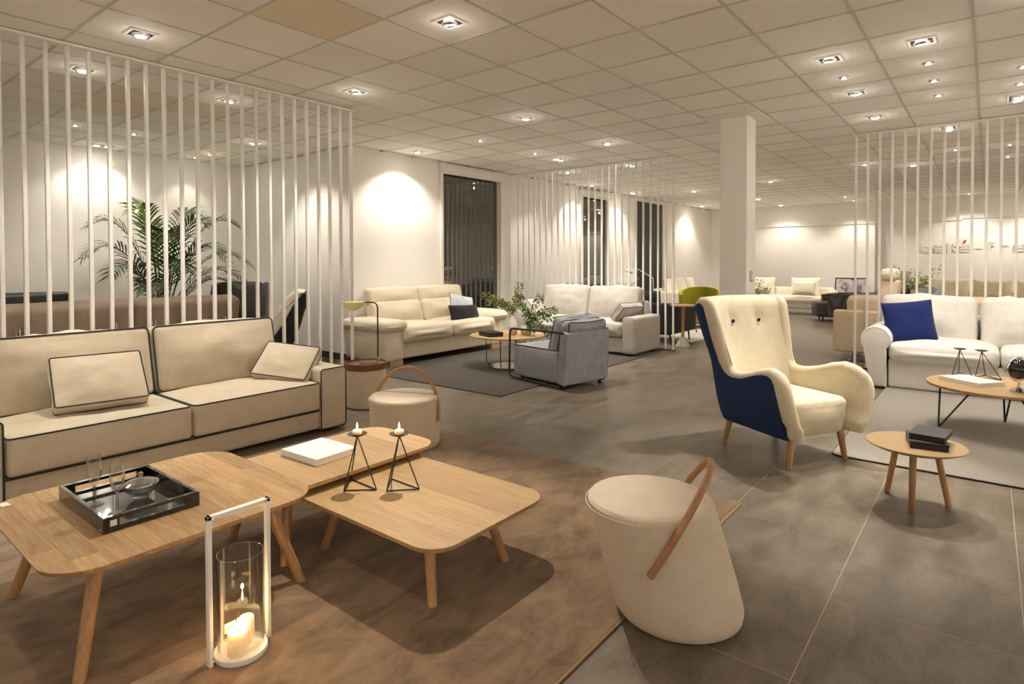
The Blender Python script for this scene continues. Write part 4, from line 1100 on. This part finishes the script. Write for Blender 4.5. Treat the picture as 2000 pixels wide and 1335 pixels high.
obj('piping', piping(.60, .17, .14, .05, 1, 1, .005, (0, .36, .640), lambda p: (p[0], p[1], p[2]+.02*(p[0]/.3)**2)), 'piping', hd)
for s in (-1, 1):
    path = [(s*.35, .42, .605), (s*.35, .10, .60), (s*.35, -.36, .59)] + [(s*.35, -.39-.05*math.sin(R(a)), .54+.05*math.cos(R(a))) for a in (15, 45, 75)] + [(s*.35, -.445, .50), (s*.35, -.455, .14)] + [(s*.35, -.405-.05*math.cos(R(a)), .09-.05*math.sin(R(a))) for a in (15, 45, 75)] + [(s*.35, -.36, .035), (s*.35, .36, .03)]
    obj('frame_tube', tube(path, .011, seg=10), 'black', gc)
for sx_ in (-1, 1):
    for sy_ in (-.30, .36): obj('foot', bbox(.03, .03, .05, .003, 1, (sx_*.28, sy_, .025)), 'black', gc)

# light grey sofa
gs = thing('fabric_sofa', 'light grey fabric sofa facing left before the middle divider', 'sofa', (8.02, 4.96, 0), R(-90))
obj('base', ublock(1.76, .82, .22, .025, (0,0,0), 5, (0, .01, .15)), 'grey', gs)
for s in (-1, 1):
    a = obj('armrest', ublock(.20, .86, .52, .04, (.008, 0, .012), 7, (s*.985, 0, .30), wr=.003), 'grey', gs)
    obj('arm_seam', piping(.20, .86, .52, .04, 1, -1, .003, (s*.985, 0, .30)), 'grey', a)
    for yy in (-.36, .36): obj('foot', bbox(.06, .06, .04, .003, 1, (s*.97, yy, .02)), 'black', gs)
obj('back_frame', ublock(1.80, .16, .70, .04, (0,0,0), 5, (0, .38, .40)), 'grey', gs)
for i, s in enumerate((-1, 1)):
    obj('seat_cushion', ublock(.875, .74, .21, .06, (.0, .03, .035), 9, (s*.44, -.07, .365), wr=.010, wf=5, seed=i), 'grey', gs)
    obj('back_cushion', ublock(.87, .20, .54, .06, (.008, .055, .02), 14, (s*.44, .18, .70), wr=.024, wf=6, deform=leanx(R(13)), seed=i+3), 'grey', gs)
boxed_cushion('arm_cushion', 'small grey cushion with dark piping on the near arm of the grey sofa', (7.92, 4.16, .605), (R(-40), R(0), R(180-14)), .44, .10, .30, 'grey', 'piping', 5)
boxed_cushion('arm_cushion', 'small white-grey cushion with dark piping on the far end of the grey sofa', (7.95, 5.86, .61), (R(-40), R(0), R(10)), .44, .10, .30, 'grey', 'piping', 6)

# ================================================================ left alcove behind the divider
ts = thing('taupe_sofa', 'taupe sofa seen from behind through the left divider', 'sofa', (2.10, 6.62, 0), PI)
obj('base', ublock(2.0, .92, .22, .03, (0,0,0), 5, (0, 0, .30)), 'brownfab', ts)
for i, s in enumerate((-1, 1)):
    obj('back_module', ublock(.985, .20, .68, .06, (.004, .02, .015), 9, (s*.495, .40, .68), deform=leanx(R(12)), wr=.006, seed=i), 'brownfab', ts)
    obj('seat_cushion', ublock(.97, .70, .18, .06, (0, .02, .02), 7, (s*.49, -.10, .47)), 'brownfab', ts)
    obj('arm', ublock(.18, .86, .34, .05, (0,0,.01), 6, (s*1.0, -.04, .50)), 'brownfab', ts)
    for q in (.16, .84):
        obj('chrome_bracket', tube([(s*q, .52, .15), (s*q, .535, .55), (s*q+.012, .53, .80), (s*q-.012, .54, .82), (s*q-.014, .545, .60), (s*q-.012, .53, .15)], .007, seg=8), 'chrome', ts)
        obj('leg', tube([(s*q, .40, .0), (s*q, .40, .20)], .016, seg=10), 'chrome', ts); obj('leg', tube([(s*q, -.38, .0), (s*q, -.38, .20)], .016, seg=10), 'chrome', ts)
bs = thing('black_sofa', 'black leather sofa against the wall behind the left divider', 'sofa', (1.55, 9.10, 0))
obj('base', ublock(2.2, .9, .30, .04, (0,0,0), 5, (0, 0, .22)), 'blackleather', bs)
for i, s in enumerate((-1, 1)):
    obj('seat_cushion', ublock(.92, .72, .18, .06, (0,.02,.02), 6, (s*.465, -.08, .44)), 'blackleather', bs)
    obj('back_cushion', ublock(.93, .22, .56, .06, (0,.03,.01), 7, (s*.468, .30, .70), deform=leanx(R(10))), 'blackleather', bs)
    obj('arm', ublock(.2, .88, .55, .06, (0,0,.01), 6, (s*1.02, 0, .34)), 'blackleather', bs)
    for yy in (-.36, .36): obj('leg', tube([(s*.95, yy, 0), (s*.95, yy, .09)], .02, seg=10), 'chrome', bs)
dk = thing('leather_armchair', 'dark leather armchair in the alcove corner right of the palm', 'armchair', (4.18, 8.38, 0), R(-38))
obj('seat', ublock(.56, .62, .26, .06, (0,.02,.03), 7, (0, -.05, .40)), 'darkleather', dk)
obj('back', ublock(.64, .16, .66, .06, (.01,.04,.01), 8, (0, .30, .74), deform=leanx(R(12)), wr=.012), 'darkleather', dk)
for s in (-1, 1):
    obj('wing_arm', prism([(-.30, .10), (-.32, .50), (-.28, .56), (.10, .60), (.28, 1.04), (.44, 1.06), (.36, .10)], s*.34-.045, s*.34+.045, 'x', .03, 3), 'darkleather', dk)
    for yy in (-.26, .26): obj('leg', taper((s*.27, yy, 0), (s*.26, yy, .28), .014, .022), 'black', dk)
ck = thing('shell_armchair', 'armchair with dark outer shell and cream inside by the alcove wall', 'armchair', (4.02, 7.40, 0), R(236))
prof = [(-.36, .42), (-.12, .40), (.02, .42), (.10, .50), (.20, .70), (.32, .90), (.43, 1.0)]
th = .075
outer = [(-.34, .27), (-.10, .24), (.16, .25), (.30, .34), (.42, .56), (.52, .80), (.56, .96)]
obj('cream_pad', prism(prof + [(.54, .985)] + [(y-.012, z+.012) for y, z in reversed(outer)], -.335, .335, 'x', .035, 3), 'offwhite', ck)
for s in (-1, 1):
    obj('shell_side', prism([(-.30, .22), (-.30, .30), (-.02, .30), (.16, .36), (.28, .56), (.42, .82), (.53, .965), (.60, .95), (.48, .50), (.38, .24), (.1, .18)], s*.345-.022, s*.345+.022, 'x', .015, 2), 'darkfab', ck)
    for yy in (-.22, .24): obj('leg', taper((s*.25, yy*1.1, 0), (s*.22, yy, .24), .012, .02), 'legwood', ck)
obj('shell_back', prism([(y+.006, z) for y, z in outer] + [(y+.05, z-.02) for y, z in reversed(outer)], -.30, .30, 'x', .01, 2), 'darkfab', ck)

# palm
pa = thing('potted_palm', 'tall potted kentia palm behind the taupe sofa', 'plant', (3.40, 8.85, 0))
obj('pot', lathe([(.001, 0), (.17, 0), (.19, .02), (.22, .38), (.225, .40), (.205, .40), (.20, .36), (.001, .35)], 32, False), 'blackbox', pa)
def frond(parent, az, reach, hgt, droop, ln, mat, seed, base_h=.36, n=21, width=.32, tw=0):
    rnd = random.Random(seed); D = Vector((math.cos(az), math.sin(az), 0)); S = Vector((-D.y, D.x, 0)); pts = []
    for k in range(21):
        t = k/20; pts.append(D*(.04+reach*(t**1.5)) + Vector((0, 0, base_h+(hgt-base_h)*(math.sin(min(1, t*1.05)*PI/2)) - droop*max(0, t-.55)**2*4)))
    r_ = obj('frond', tube(pts, lambda s: .009*(1-.85*s)+.0012, seg=6), mat, parent)
    V, F = [], []
    for k in range(n):
        t = .36+.64*(k+.5)/n; i = min(19, int(t*20)); p = pts[i].lerp(pts[i+1], t*20-i); d = (pts[i+1]-pts[i]).normalized()
        l_ = ln*(.55+.45*math.sin(PI*min(1, (t-.30)/.62)))*(1 if t < .9 else .75)
        for s in (-1, 1):
            sd_ = (S*s*math.cos(tw)+Vector((0,0,1))*math.sin(tw)*s*.4); dirv = (sd_*.80 + d*(.55+.5*(t-.3)) + Vector((0, 0, .18+rnd.uniform(-.12, .12)))).normalized()
            w_ = d.cross(dirv).cross(dirv).normalized()*.013
            a0 = p; a1 = p+dirv*l_*.35; a2 = p+dirv*l_*.72+Vector((0, 0, -.10*l_)); a3 = p+dirv*l_+Vector((0, 0, -.28*l_))
            b = len(V); V += [a0-w_*.3, a0+w_*.3, a1-w_, a1+w_, a2-w_*.8, a2+w_*.8, a3]
            F += [(b, b+1, b+3, b+2), (b+2, b+3, b+5, b+4), (b+4, b+5, b+6)]
    o = obj('leaflets', (V, F), mat, r_, smooth=False); o['kind'] = 'stuff'
FR = [(215, .50, 2.12, .12, .40, 'palmlit'), (172, .80, 2.02, .26, .40, 'palm'), (140, .30, 2.20, .05, .34, 'palmlit'), (20, .50, 2.16, .12, .40, 'palm'), (335, .95, 2.08, .30, .42, 'palm'),
      (305, .62, 2.02, .2, .38, 'palm'), (255, .50, 1.86, .24, .38, 'palm'), (190, .95, 1.70, .36, .40, 'palm'), (215, .95, 1.45, .34, .38, 'palm'), (345, 1.12, 1.62, .40, .40, 'palm'),
      (0, 1.1, 1.36, .34, .40, 'palm'), (320, .98, 1.22, .30, .40, 'palm'), (275, .55, 1.50, .30, .38, 'palm'), (235, .70, 1.20, .26, .36, 'palm'), (90, .35, 2.0, .15, .34, 'palm'), (305, .85, 1.70, .36, .40, 'palm')]
for i, (az, rc, hg, dp, ln, mt_) in enumerate(FR): frond(pa, R(az), rc, hg, dp, ln, mt_, i)

# ================================================================ behind the middle divider
nv_ = thing('dark_sofa', 'dark charcoal sofa seen from behind through the middle divider', 'sofa', (9.55, 5.25, 0), R(90))
obj('base', ublock(2.4, .85, .24, .03, (0,0,0), 5, (0, 0, .27)), 'darkfab', nv_)
obj('back_frame', ublock(2.6, .16, .50, .04, (0,0,0), 5, (0, .38, .42)), 'darkfab', nv_)
for i, s in enumerate((-1, 1)):
    obj('arm', ublock(.16, .9, .44, .04, (0,0,0), 5, (s*1.24, 0, .40)), 'darkfab', nv_)
    obj('seat_cushion', ublock(1.14, .70, .16, .05, (0,.01,.02), 6, (s*.58, -.06, .46)), 'darkfab', nv_)
    for yy in (-.38, .38): obj('leg', taper((s*1.22, yy, 0), (s*1.20, yy, .18), .010, .018), 'black', nv_)
for i, (xx, hh) in enumerate(((.55, .46), (-.55, .36), (1.02, .34))):
    tag(obj('back_pillow', pillow(.78 if i < 2 else .5, hh, .22, .04, seed=i), 'navyfab', None, (9.42, 5.25+xx, .50+hh/2), (R(-12), 0, R(90))), ('navy pillow standing tallest on the dark sofa behind the divider', 'navy pillow hidden low on the dark sofa behind the light grey one', 'navy pillow leaning at the window end of the dark sofa')[i], 'cushion')
fl = thing('floor_lamp', 'white reading floor lamp behind the light grey sofa', 'lamp', (10.35, 4.90, 0))
obj('base', lathe([(.001, 0), (.13, 0), (.135, .006), (.13, .02), (.001, .022)], 32, False), 'white_m', fl)
dl = Vector((-.62, .78, 0)); bnd = Vector((0, 0, 1.06))
obj('pole', tube([(0, 0, .02), (0, 0, .6), (0, 0, 1.02), bnd+dl*.02, bnd+dl*.08+Vector((0, 0, .03)), bnd+dl*.36+Vector((0, 0, .19))], .009, seg=8), 'white_m', fl)
hp = bnd+dl*.36+Vector((0, 0, .19))
hd_ = obj('head', tr(lathe([(.022, 0), (.026, .06), (.028, .13), (.020, .145), (.001, .146)], 20, False), hp+Vector((0, 0, -.02)), (0, R(0), 0)), 'white_m', fl)
obj('shade', tr(lathe([(.030, .0), (.034, -.02), (.075, -.10), (.078, -.102), (.072, -.098), (.028, -.018)], 28, False), hp+dl*.06+Vector((0, 0, .0)), (R(10), R(18), 0)), 'white_m', fl)
fp = thing('flower_vase', 'vase of small white flowers behind the light grey sofa', 'plant', (10.3, 5.45, 0))
obj('stand', tube([(0, 0, 0), (0, 0, .55)], .02, seg=10), 'black', fp); obj('stand_foot', lathe([(.001, 0), (.14, 0), (.14, .012), (.001, .014)], 24, False), 'black', fp); obj('stand_top', lathe([(.001, .55), (.17, .55), (.17, .57), (.001, .572)], 28, False), 'white', fp)
obj('vessel', lathe([(.001, .572), (.05, .572), (.07, .64), (.05, .72), (.04, .74), (.001, .73)], 20, False), 'ceramic', fp)
for i in range(7):
    a = 2*PI*i/7; leafy(fp, 'branch', (0, 0, .70), [(.10*math.cos(a), .10*math.sin(a), .86), (.24*math.cos(a), .24*math.sin(a), .94+.09*(i % 3 == 0))], 20, .035, 'leaf2' if i % 2 else 'offwhite', seed=40+i, spread=.03)

# pedestal table, white table, lime chair
pt = thing('pedestal_table', 'wooden pedestal table with concrete cone foot past the middle divider', 'side table', (9.10, 3.80, 0))
obj('cone_foot', lathe([(.001, 0), (.115, 0), (.118, .006), (.045, .13), (.035, .15), (.001, .15)], 32, False), 'concrete', pt)
obj('column', lathe([(.026, .14), (.022, .35), (.030, .60), (.040, .645)], 20), 'legwood', pt)
obj('top', lathe([(.001, .640), (.195, .640), (.20, .646), (.20, .660), (.197, .663), (.001, .663)], 40, False), 'oak', pt)
orn = thing('table_ornament', 'small black ornament on a white stick on the pedestal table', 'ornament', (9.06, 3.93, .663))
obj('stick', tube([(0, 0, 0), (0, 0, .10)], .004, seg=8), 'white_m', orn); obj('foot', lathe([(.001, 0), (.03, 0), (.03, .006), (.001, .008)], 16, False), 'white_m', orn)
obj('head', tr(lathe([(.001, 0), (.016, .01), (.020, .05), (.012, .09), (.001, .10)], 12, False), (0, 0, .10), (R(-12), 0, 0)), 'blackbox', orn)
wt = thing('tripod_table', 'white round table on splayed wooden legs before the lime green chair', 'table', (10.85, 4.55, 0))
obj('top', lathe([(.001, .40), (.26, .40), (.265, .406), (.262, .418), (.001, .418)], 40, False), 'white', wt)
for a in (-60, 60, 180): obj('leg', taper((.28*math.cos(R(a)), .28*math.sin(R(a)), 0), (.15*math.cos(R(a)), .15*math.sin(R(a)), .40), .012, .02), 'legwood', wt)
tag(obj('tea_light', lathe([(.001, 0), (.03, 0), (.03, .05), (.026, .05), (.001, .045)], 16, False), 'wax', None, (10.78, 4.42, .418)), 'small pale candle on the white round table', 'candle')
wb = thing('wire_basket', 'black wire basket on the white round table', 'basket', (10.9, 4.66, .418))
for z, r_ in ((.01, .08), (.06, .10), (.12, .12)): obj('hoop', tube([(r_*math.cos(2*PI*k/24), r_*math.sin(2*PI*k/24), z) for k in range(24)], .004, True, 6), 'black', wb)
for k in range(12):
    a = 2*PI*k/12; obj('wire', tube([(.08*math.cos(a), .08*math.sin(a), .01), (.12*math.cos(a), .12*math.sin(a), .12)], .003, seg=5), 'black', wb)
def tub_chair(name, label, loc, rz, mat, w_=.78, h_=.78, seat=.44, cat='armchair', legs=True):
    t = thing(name, label, cat, loc, rz)
    V, F = [], []; n, m_ = 28, 8
    for sd_ in (0, 1):
        for i in range(n+1):
            a = R(-115+230*i/n); ca, sa = math.sin(a), math.cos(a); top = seat+.10+(h_-seat-.10)*(.5+.5*math.cos(a*.78))
            for j in range(m_+1):
                z = .12+(top-.12)*j/m_; r_ = w_/2*(1+.10*j/m_)-(.085 if sd_ else 0)
                V.append((r_*ca, r_*sa*.95, z))
    K = (n+1)*(m_+1); ix = lambda s, i, j: s*K+i*(m_+1)+j
    for i in range(n):
        for j in range(m_): F += [(ix(0,i,j), ix(0,i,j+1), ix(0,i+1,j+1), ix(0,i+1,j)), (ix(1,i,j), ix(1,i+1,j), ix(1,i+1,j+1), ix(1,i,j+1))]
        F += [(ix(0,i,m_), ix(1,i,m_), ix(1,i+1,m_), ix(0,i+1,m_)), (ix(0,i,0), ix(0,i+1,0), ix(1,i+1,0), ix(1,i,0))]
    for j in range(m_): F += [(ix(0,0,j), ix(1,0,j), ix(1,0,j+1), ix(0,0,j+1)), (ix(0,n,j), ix(0,n,j+1), ix(1,n,j+1), ix(1,n,j))]
    obj('tub_back', (V, F), mat, t, angle=50)
    obj('seat', ublock(w_*.80, w_*.86, seat-.10, .07, (0,.03,.03), 7, (0, -.05, .10+(seat-.10)/2)), mat, t)
    if legs:
        for sx_ in (-1, 1):
            for sy_ in (-1, 1): obj('leg', taper((sx_*w_*.30, sy_*w_*.30, 0), (sx_*w_*.28, sy_*w_*.28, .13), .012, .02), 'black', t)
    return t
tub_chair('tub_chair', 'lime green velvet tub chair left of the white column', (11.95, 4.62, 0), R(-75), 'lime', .80, .82, .42)
tub_chair('tub_chair', 'beige tub chair turned away behind the lime green one', (13.5, 5.15, 0), R(100), 'brownfab', .74, .78, .44)

def far_sofa(name, label, loc, rz, w_, mat, pm, npil, pgroup, arm=.60, back=.66, seat=.44, ph=.40, plab=None):
    t = thing(name, label, 'sofa', loc, rz)
    obj('base', ublock(w_-.2, .88, .14, .03, (0,0,0), 5, (0, 0, .22)), mat, t)
    obj('seat_pad', ublock(w_-.22, .82, seat-.28, .06, (0,.02,.03), 8, (0, -.06, .28+(seat-.28)/2), wr=.01), mat, t)
    obj('back_frame', ublock(w_-.1, .16, back-.2, .05, (0,0,0), 5, (0, .40, .2+(back-.2)/2), deform=leanx(R(8))), mat, t)
    for s in (-1, 1):
        obj('arm', ublock(.14, .86, arm-.2, .05, (0,0,0), 5, (s*(w_/2-.08), 0, .2+(arm-.2)/2), deform=lambda p, s=s: (p[0]+s*.10*(p[2]+.2), p[1], p[2])), mat, t)
        for yy in (-.36, .36): obj('leg', tube([(s*(w_/2-.25), yy, 0), (s*(w_/2-.22), yy, .16)], .012, seg=8), 'chrome', t)
    for i in range(npil):
        x = (i-(npil-1)/2)*(w_-.3)/npil; p = Vector((x, .18, seat+ph/2-.01)); p.rotate(Matrix.Rotation(rz, 3, 'Z')); p += Vector(loc)
        tag(obj('back_pillow', pillow(min(.7, (w_-.3)/npil*1.02), ph, .20, .05, seed=i), pm, None, p, (R(-16), 0, rz)), plab[i], 'cushion', None)
    return t
o3 = lambda s: ['%s pillow of three on the %s' % (q, s) for q in ('first white', 'middle white', 'last white')]
far_sofa('white_sofa', 'white sofa with plump pillows along the lit wall left of the column', (15.35, 6.30, 0), 0, 2.1, 'offwhite', 'offwhite', 3, '', ph=.50, plab=['plump white pillow nearest the dark panel on the sofa left of the column', 'plump white pillow in the middle of the sofa left of the column', 'plump white pillow nearest the column on the sofa by the lit wall'])
far_sofa('white_sofa', 'low white sofa with thin metal legs right of the column', (16.75, 4.30, 0), R(-90), 2.5, 'offwhite', 'offwhite', 2, '', ph=.50, plab=['white back pillow partly behind the green sprig, right of the column', 'white back pillow at the right end of the low far sofa'])
tag(obj('scatter_cushion', pillow(.55, .40, .18, .05, seed=4), 'offwhite', None, (16.42, 3.66, .66), (R(-28), 0, R(-90))), 'bright white cushion leaning before the right pillow of the far sofa', 'cushion')
tag(obj('scatter_cushion', pillow(.55, .40, .18, .05, seed=9), 'offwhite', None, (16.42, 4.72, .66), (R(-28), 0, R(-90))), 'bright white cushion behind the green sprig on the far sofa', 'cushion')
far_sofa('cream_sofa', 'cream sofa under the raised wall lettering at far right', (17.2, -.05, 0), R(-90), 2.6, 'creamsofa', 'creamsofa', 3, '', seat=.50, ph=.44, plab=['cream pillow left under the red accent of the wall lettering', 'cream pillow second from left under the wall lettering', 'cream pillow nearest the right edge under the wall lettering'])

# sprig on a low table right of the column
lt = thing('low_table', 'low white round table with a green sprig right of the column', 'table', (13.9, 4.12, 0))
obj('top', lathe([(.001, .42), (.34, .42), (.34, .44), (.001, .44)], 40, False), 'white', lt); obj('stem', lathe([(.04, 0), (.03, .42)], 16), 'white', lt); obj('foot', lathe([(.001, 0), (.2, 0), (.2, .012), (.001, .015)], 32, False), 'white', lt)
sp = thing('vase', 'white vase with a dark green sprig right of the column', 'vase', (13.9, 4.10, .44))
obj('vessel', lathe([(.001, 0), (.05, 0), (.06, .06), (.03, .14), (.035, .16), (.001, .15)], 20, False), 'ceramic', sp)
for i in range(9):
    a = 2*PI*i/9; q = .30 if i % 3 else .18
    leafy(sp, 'branch', (0, 0, .12), [(q*.5*math.cos(a), q*.5*math.sin(a), .26), (q*math.cos(a), q*math.sin(a), .26+.22*(i % 3 == 0))], 26, .05, 'leaf', seed=60+i, spread=.04)

# sideboard with framed photo, plaid tub, recliner
sb = thing('low_sideboard', 'low grey sideboard carrying a framed photo before the far wall', 'sideboard', (18.30, 2.75, 0))
obj('body', bbox(.40, 1.7, .36, .006, 1, (0, 0, .26)), 'midgrey', sb); obj('top', bbox(.42, 1.74, .025, .004, 1, (0, 0, .4525)), 'midgrey', sb); obj('plinth', bbox(.34, 1.6, .08, .003, 1, (0, 0, .04)), 'black', sb)
for s in (-1, 0, 1): obj('door', bbox(.012, .55, .33, .003, 1, (-.205, s*.565, .26)), 'midgrey', sb)
pf = thing('picture_frame', 'black framed grey photograph leaning on the low sideboard', 'picture', (18.35, 2.93, .467))
pf.rotation_euler = (0, R(10), 0)
obj('print', box(.006, .72, .38, (-.001, 0, .215)), 'photo', pf, smooth=False)
for a, b in ((boxb(-.012, .012, -.385, .385, 0, .025), 0), (boxb(-.012, .012, -.385, .385, .405, .43), 0), (boxb(-.012, .012, -.385, -.36, .025, .405), 0), (boxb(-.012, .012, .36, .385, .025, .405), 0)): obj('frame_bar', a, 'black', pf, smooth=False)
tub_chair('tub_chair', 'grey checked tub chair right behind the wing chair', (15.15, 2.78, 0), R(200), 'plaid', .80, .62, .42)
rc = thing('recliner', 'beige recliner with raised headrest seen through the right divider', 'armchair', (12.3, 1.66, 0), R(218))
obj('swivel_base', lathe([(.001, 0), (.28, 0), (.28, .012), (.05, .03), (.035, .22), (.001, .22)], 32, False), 'chrome', rc)
obj('seat', ublock(.54, .58, .16, .06, (0,.02,.02), 6, (0, -.05, .38)), 'beigeleather', rc)
obj('back', ublock(.50, .14, .60, .05, (0,.02,.01), 7, (0, .32, .72), deform=leanx(R(16))), 'beigeleather', rc)
obj('headrest', ublock(.42, .16, .20, .07, (0,.01,.01), 6, (0, .36, 1.11)), 'offwhite', rc)
obj('back_shell', ublock(.52, .05, .80, .02, (0,0,0), 5, (0, .45, .78), deform=leanx(R(14))), 'midgrey', rc)
for s in (-1, 1): obj('armrest', tube([(s*.30, .28, .60), (s*.31, .0, .60), (s*.31, -.24, .56), (s*.28, -.10, .40), (s*.2, 0, .34)], .02, seg=8), 'chrome', rc)
# beige leather sofa with its back to the divider
bl = thing('beige_leather_sofa', 'beige leather sofa seen from behind left of the white slipcovered one', 'sofa', (9.50, .62, 0), R(90))
obj('base', ublock(1.9, .9, .22, .03, (0,0,0), 5, (0, 0, .24)), 'beigeleather', bl)
obj('back_panel', ublock(2.06, .16, .56, .03, (0,.006,0), 6, (0, .40, .41)), 'beigeleather', bl)
for i, s in enumerate((-1, 1)):
    obj('arm', ublock(.20, .92, .44, .04, (0,0,0), 5, (s*.94, -.02, .35)), 'beigeleather', bl)
    obj('back_cushion', ublock(.90, .22, .40, .06, (.0,.03,.02), 7, (s*.44, .26, .68), wr=.012, deform=leanx(R(10))), 'beigeleather', bl)
    obj('seat_cushion', ublock(.84, .68, .16, .05, (0,.01,.02), 6, (s*.43, -.08, .43)), 'beigeleather', bl)
    for yy in (-.36, .34): obj('leg', tube([(s*.80, yy, .13), (s*.82, yy+.02, .06), (s*.86, yy+.08*(1 if yy > 0 else -1), .006)], .013, seg=8), 'chrome', bl)
# grey lounge pieces and vase behind the right divider
tub_chair('tub_chair', 'low grey lounge chair seen between the right divider slats', (13.35, 1.45, 0), R(-60), 'midgrey', .80, .74, .42)
tub_chair('tub_chair', 'pale grey lounge chair just right of the low grey one behind the slats', (14.3, 1.15, 0), R(-100), 'greyblue', .78, .84, .42)
tag(obj('oval_cushion', ublock(.08, .30, .40, .038, (0,0,0), 8, deform=lambda p: (p[0], p[1]*math.sqrt(max(.02, 1-(p[2]/.21)**2)), p[2])), 'navyfab', None, (12.95, 1.18, .70), (0, 0, R(20))), 'dark oval cushion on the lounge chair beside the terracotta vase', 'cushion')
pl = thing('plant_stand', 'plain pale plinth carrying the terracotta vase behind the right divider', 'plinth', (12.3, .98, 0))
obj('block', bbox(.34, .34, .60, .006, 1, (0, 0, .30)), 'white', pl); obj('cap', bbox(.36, .36, .02, .004, 1, (0, 0, .61)), 'white', pl)
tv = thing('vase', 'terracotta vase of olive branches behind the right divider', 'vase', (12.3, .98, .62))
obj('vessel', lathe([(.001, 0), (.06, 0), (.075, .05), (.085, .15), (.08, .22), (.085, .24), (.07, .24), (.001, .2)], 24, False), 'terracotta', tv)
for i in range(12):
    a = 2*PI*i/12; q = .34 if i % 2 else .22
    leafy(tv, 'branch', (0, 0, .18), [(q*.4*math.cos(a), q*.4*math.sin(a), .36), (q*math.cos(a), q*math.sin(a), .38+.20*(i % 3 == 0)+.06*(i % 2))], 30, .05, 'leaf2', seed=80+i, spread=.04)

# ================================================================ raised lettering on the far wall
sg = thing('wall_lettering', 'raised white wall lettering with a red accent on the far wall', 'sign', (18.575, 1.36, 1.60), R(-90))
sg.rotation_euler = (0, 0, R(-90))
def glyph(lines, w_=.022, dep=.010):
    out = []
    for ln in lines:
        for a, b in zip(ln, ln[1:]):
            a, b = Vector((a[0], 0, a[1])), Vector((b[0], 0, b[1])); d = (b-a).normalized(); nrm = Vector((-d.z, 0, d.x))*w_/2; e = d*w_*.4
            q = [a-e-nrm, b+e-nrm, b+e+nrm, a-e+nrm]
            V = [p+Vector((0, y, 0)) for y in (-dep, 0) for p in q]
            out.append((V, [(0,1,2,3), (7,6,5,4), (0,4,5,1), (1,5,6,2), (2,6,7,3), (3,7,4,0)]))
    return join(*out)
hx, as_ = .13, .205
G = {
 'b': [[(0, as_), (0, .02), (.02, 0), (.16, 0), (.18, .02), (.18, hx-.02), (.16, hx), (.03, hx)]],
 'e': [[(.17, 0), (.02, 0), (0, .02), (0, hx-.02), (.02, hx), (.16, hx), (.18, hx-.02), (.18, hx*.5), (.02, hx*.5)]],
 'l': [[(0, as_), (0, 0)]],
 't': [[(0, as_-.02), (0, .02), (.02, 0), (.08, 0)], [(0, hx), (.08, hx)]],
 'a': [[(.02, hx), (.17, hx), (.19, hx-.02), (.19, 0), (.02, 0), (0, .02), (0, hx*.5-.01), (.02, hx*.55), (.18, hx*.55)]],
 '-': [[(0, hx*.55), (.12, hx*.55)]],
 'f': [[(0, -.0), (0, as_-.02), (.02, as_), (.10, as_)], [(0, hx), (.10, hx)]],
 'r': [[(0, 0), (0, hx-.02), (.02, hx), (.12, hx)]],
}
for ch, x in (('b', .0), ('e', .265), ('l', .535), ('t', .64), ('a', .765), ('-', 1.09), ('f', 1.36), ('r', 1.58), ('a', 1.80)):
    obj('letter', glyph(G[ch]), 'white', sg, (x, 0, 0), smooth=False)
acc = obj('accent', glyph([[(.85, .195), (.885, .245)]], .035), plain('red_accent', (.42, .012, .02), .4), sg, smooth=False)
acc['label'] = 'red slanted accent over the fifth letter'
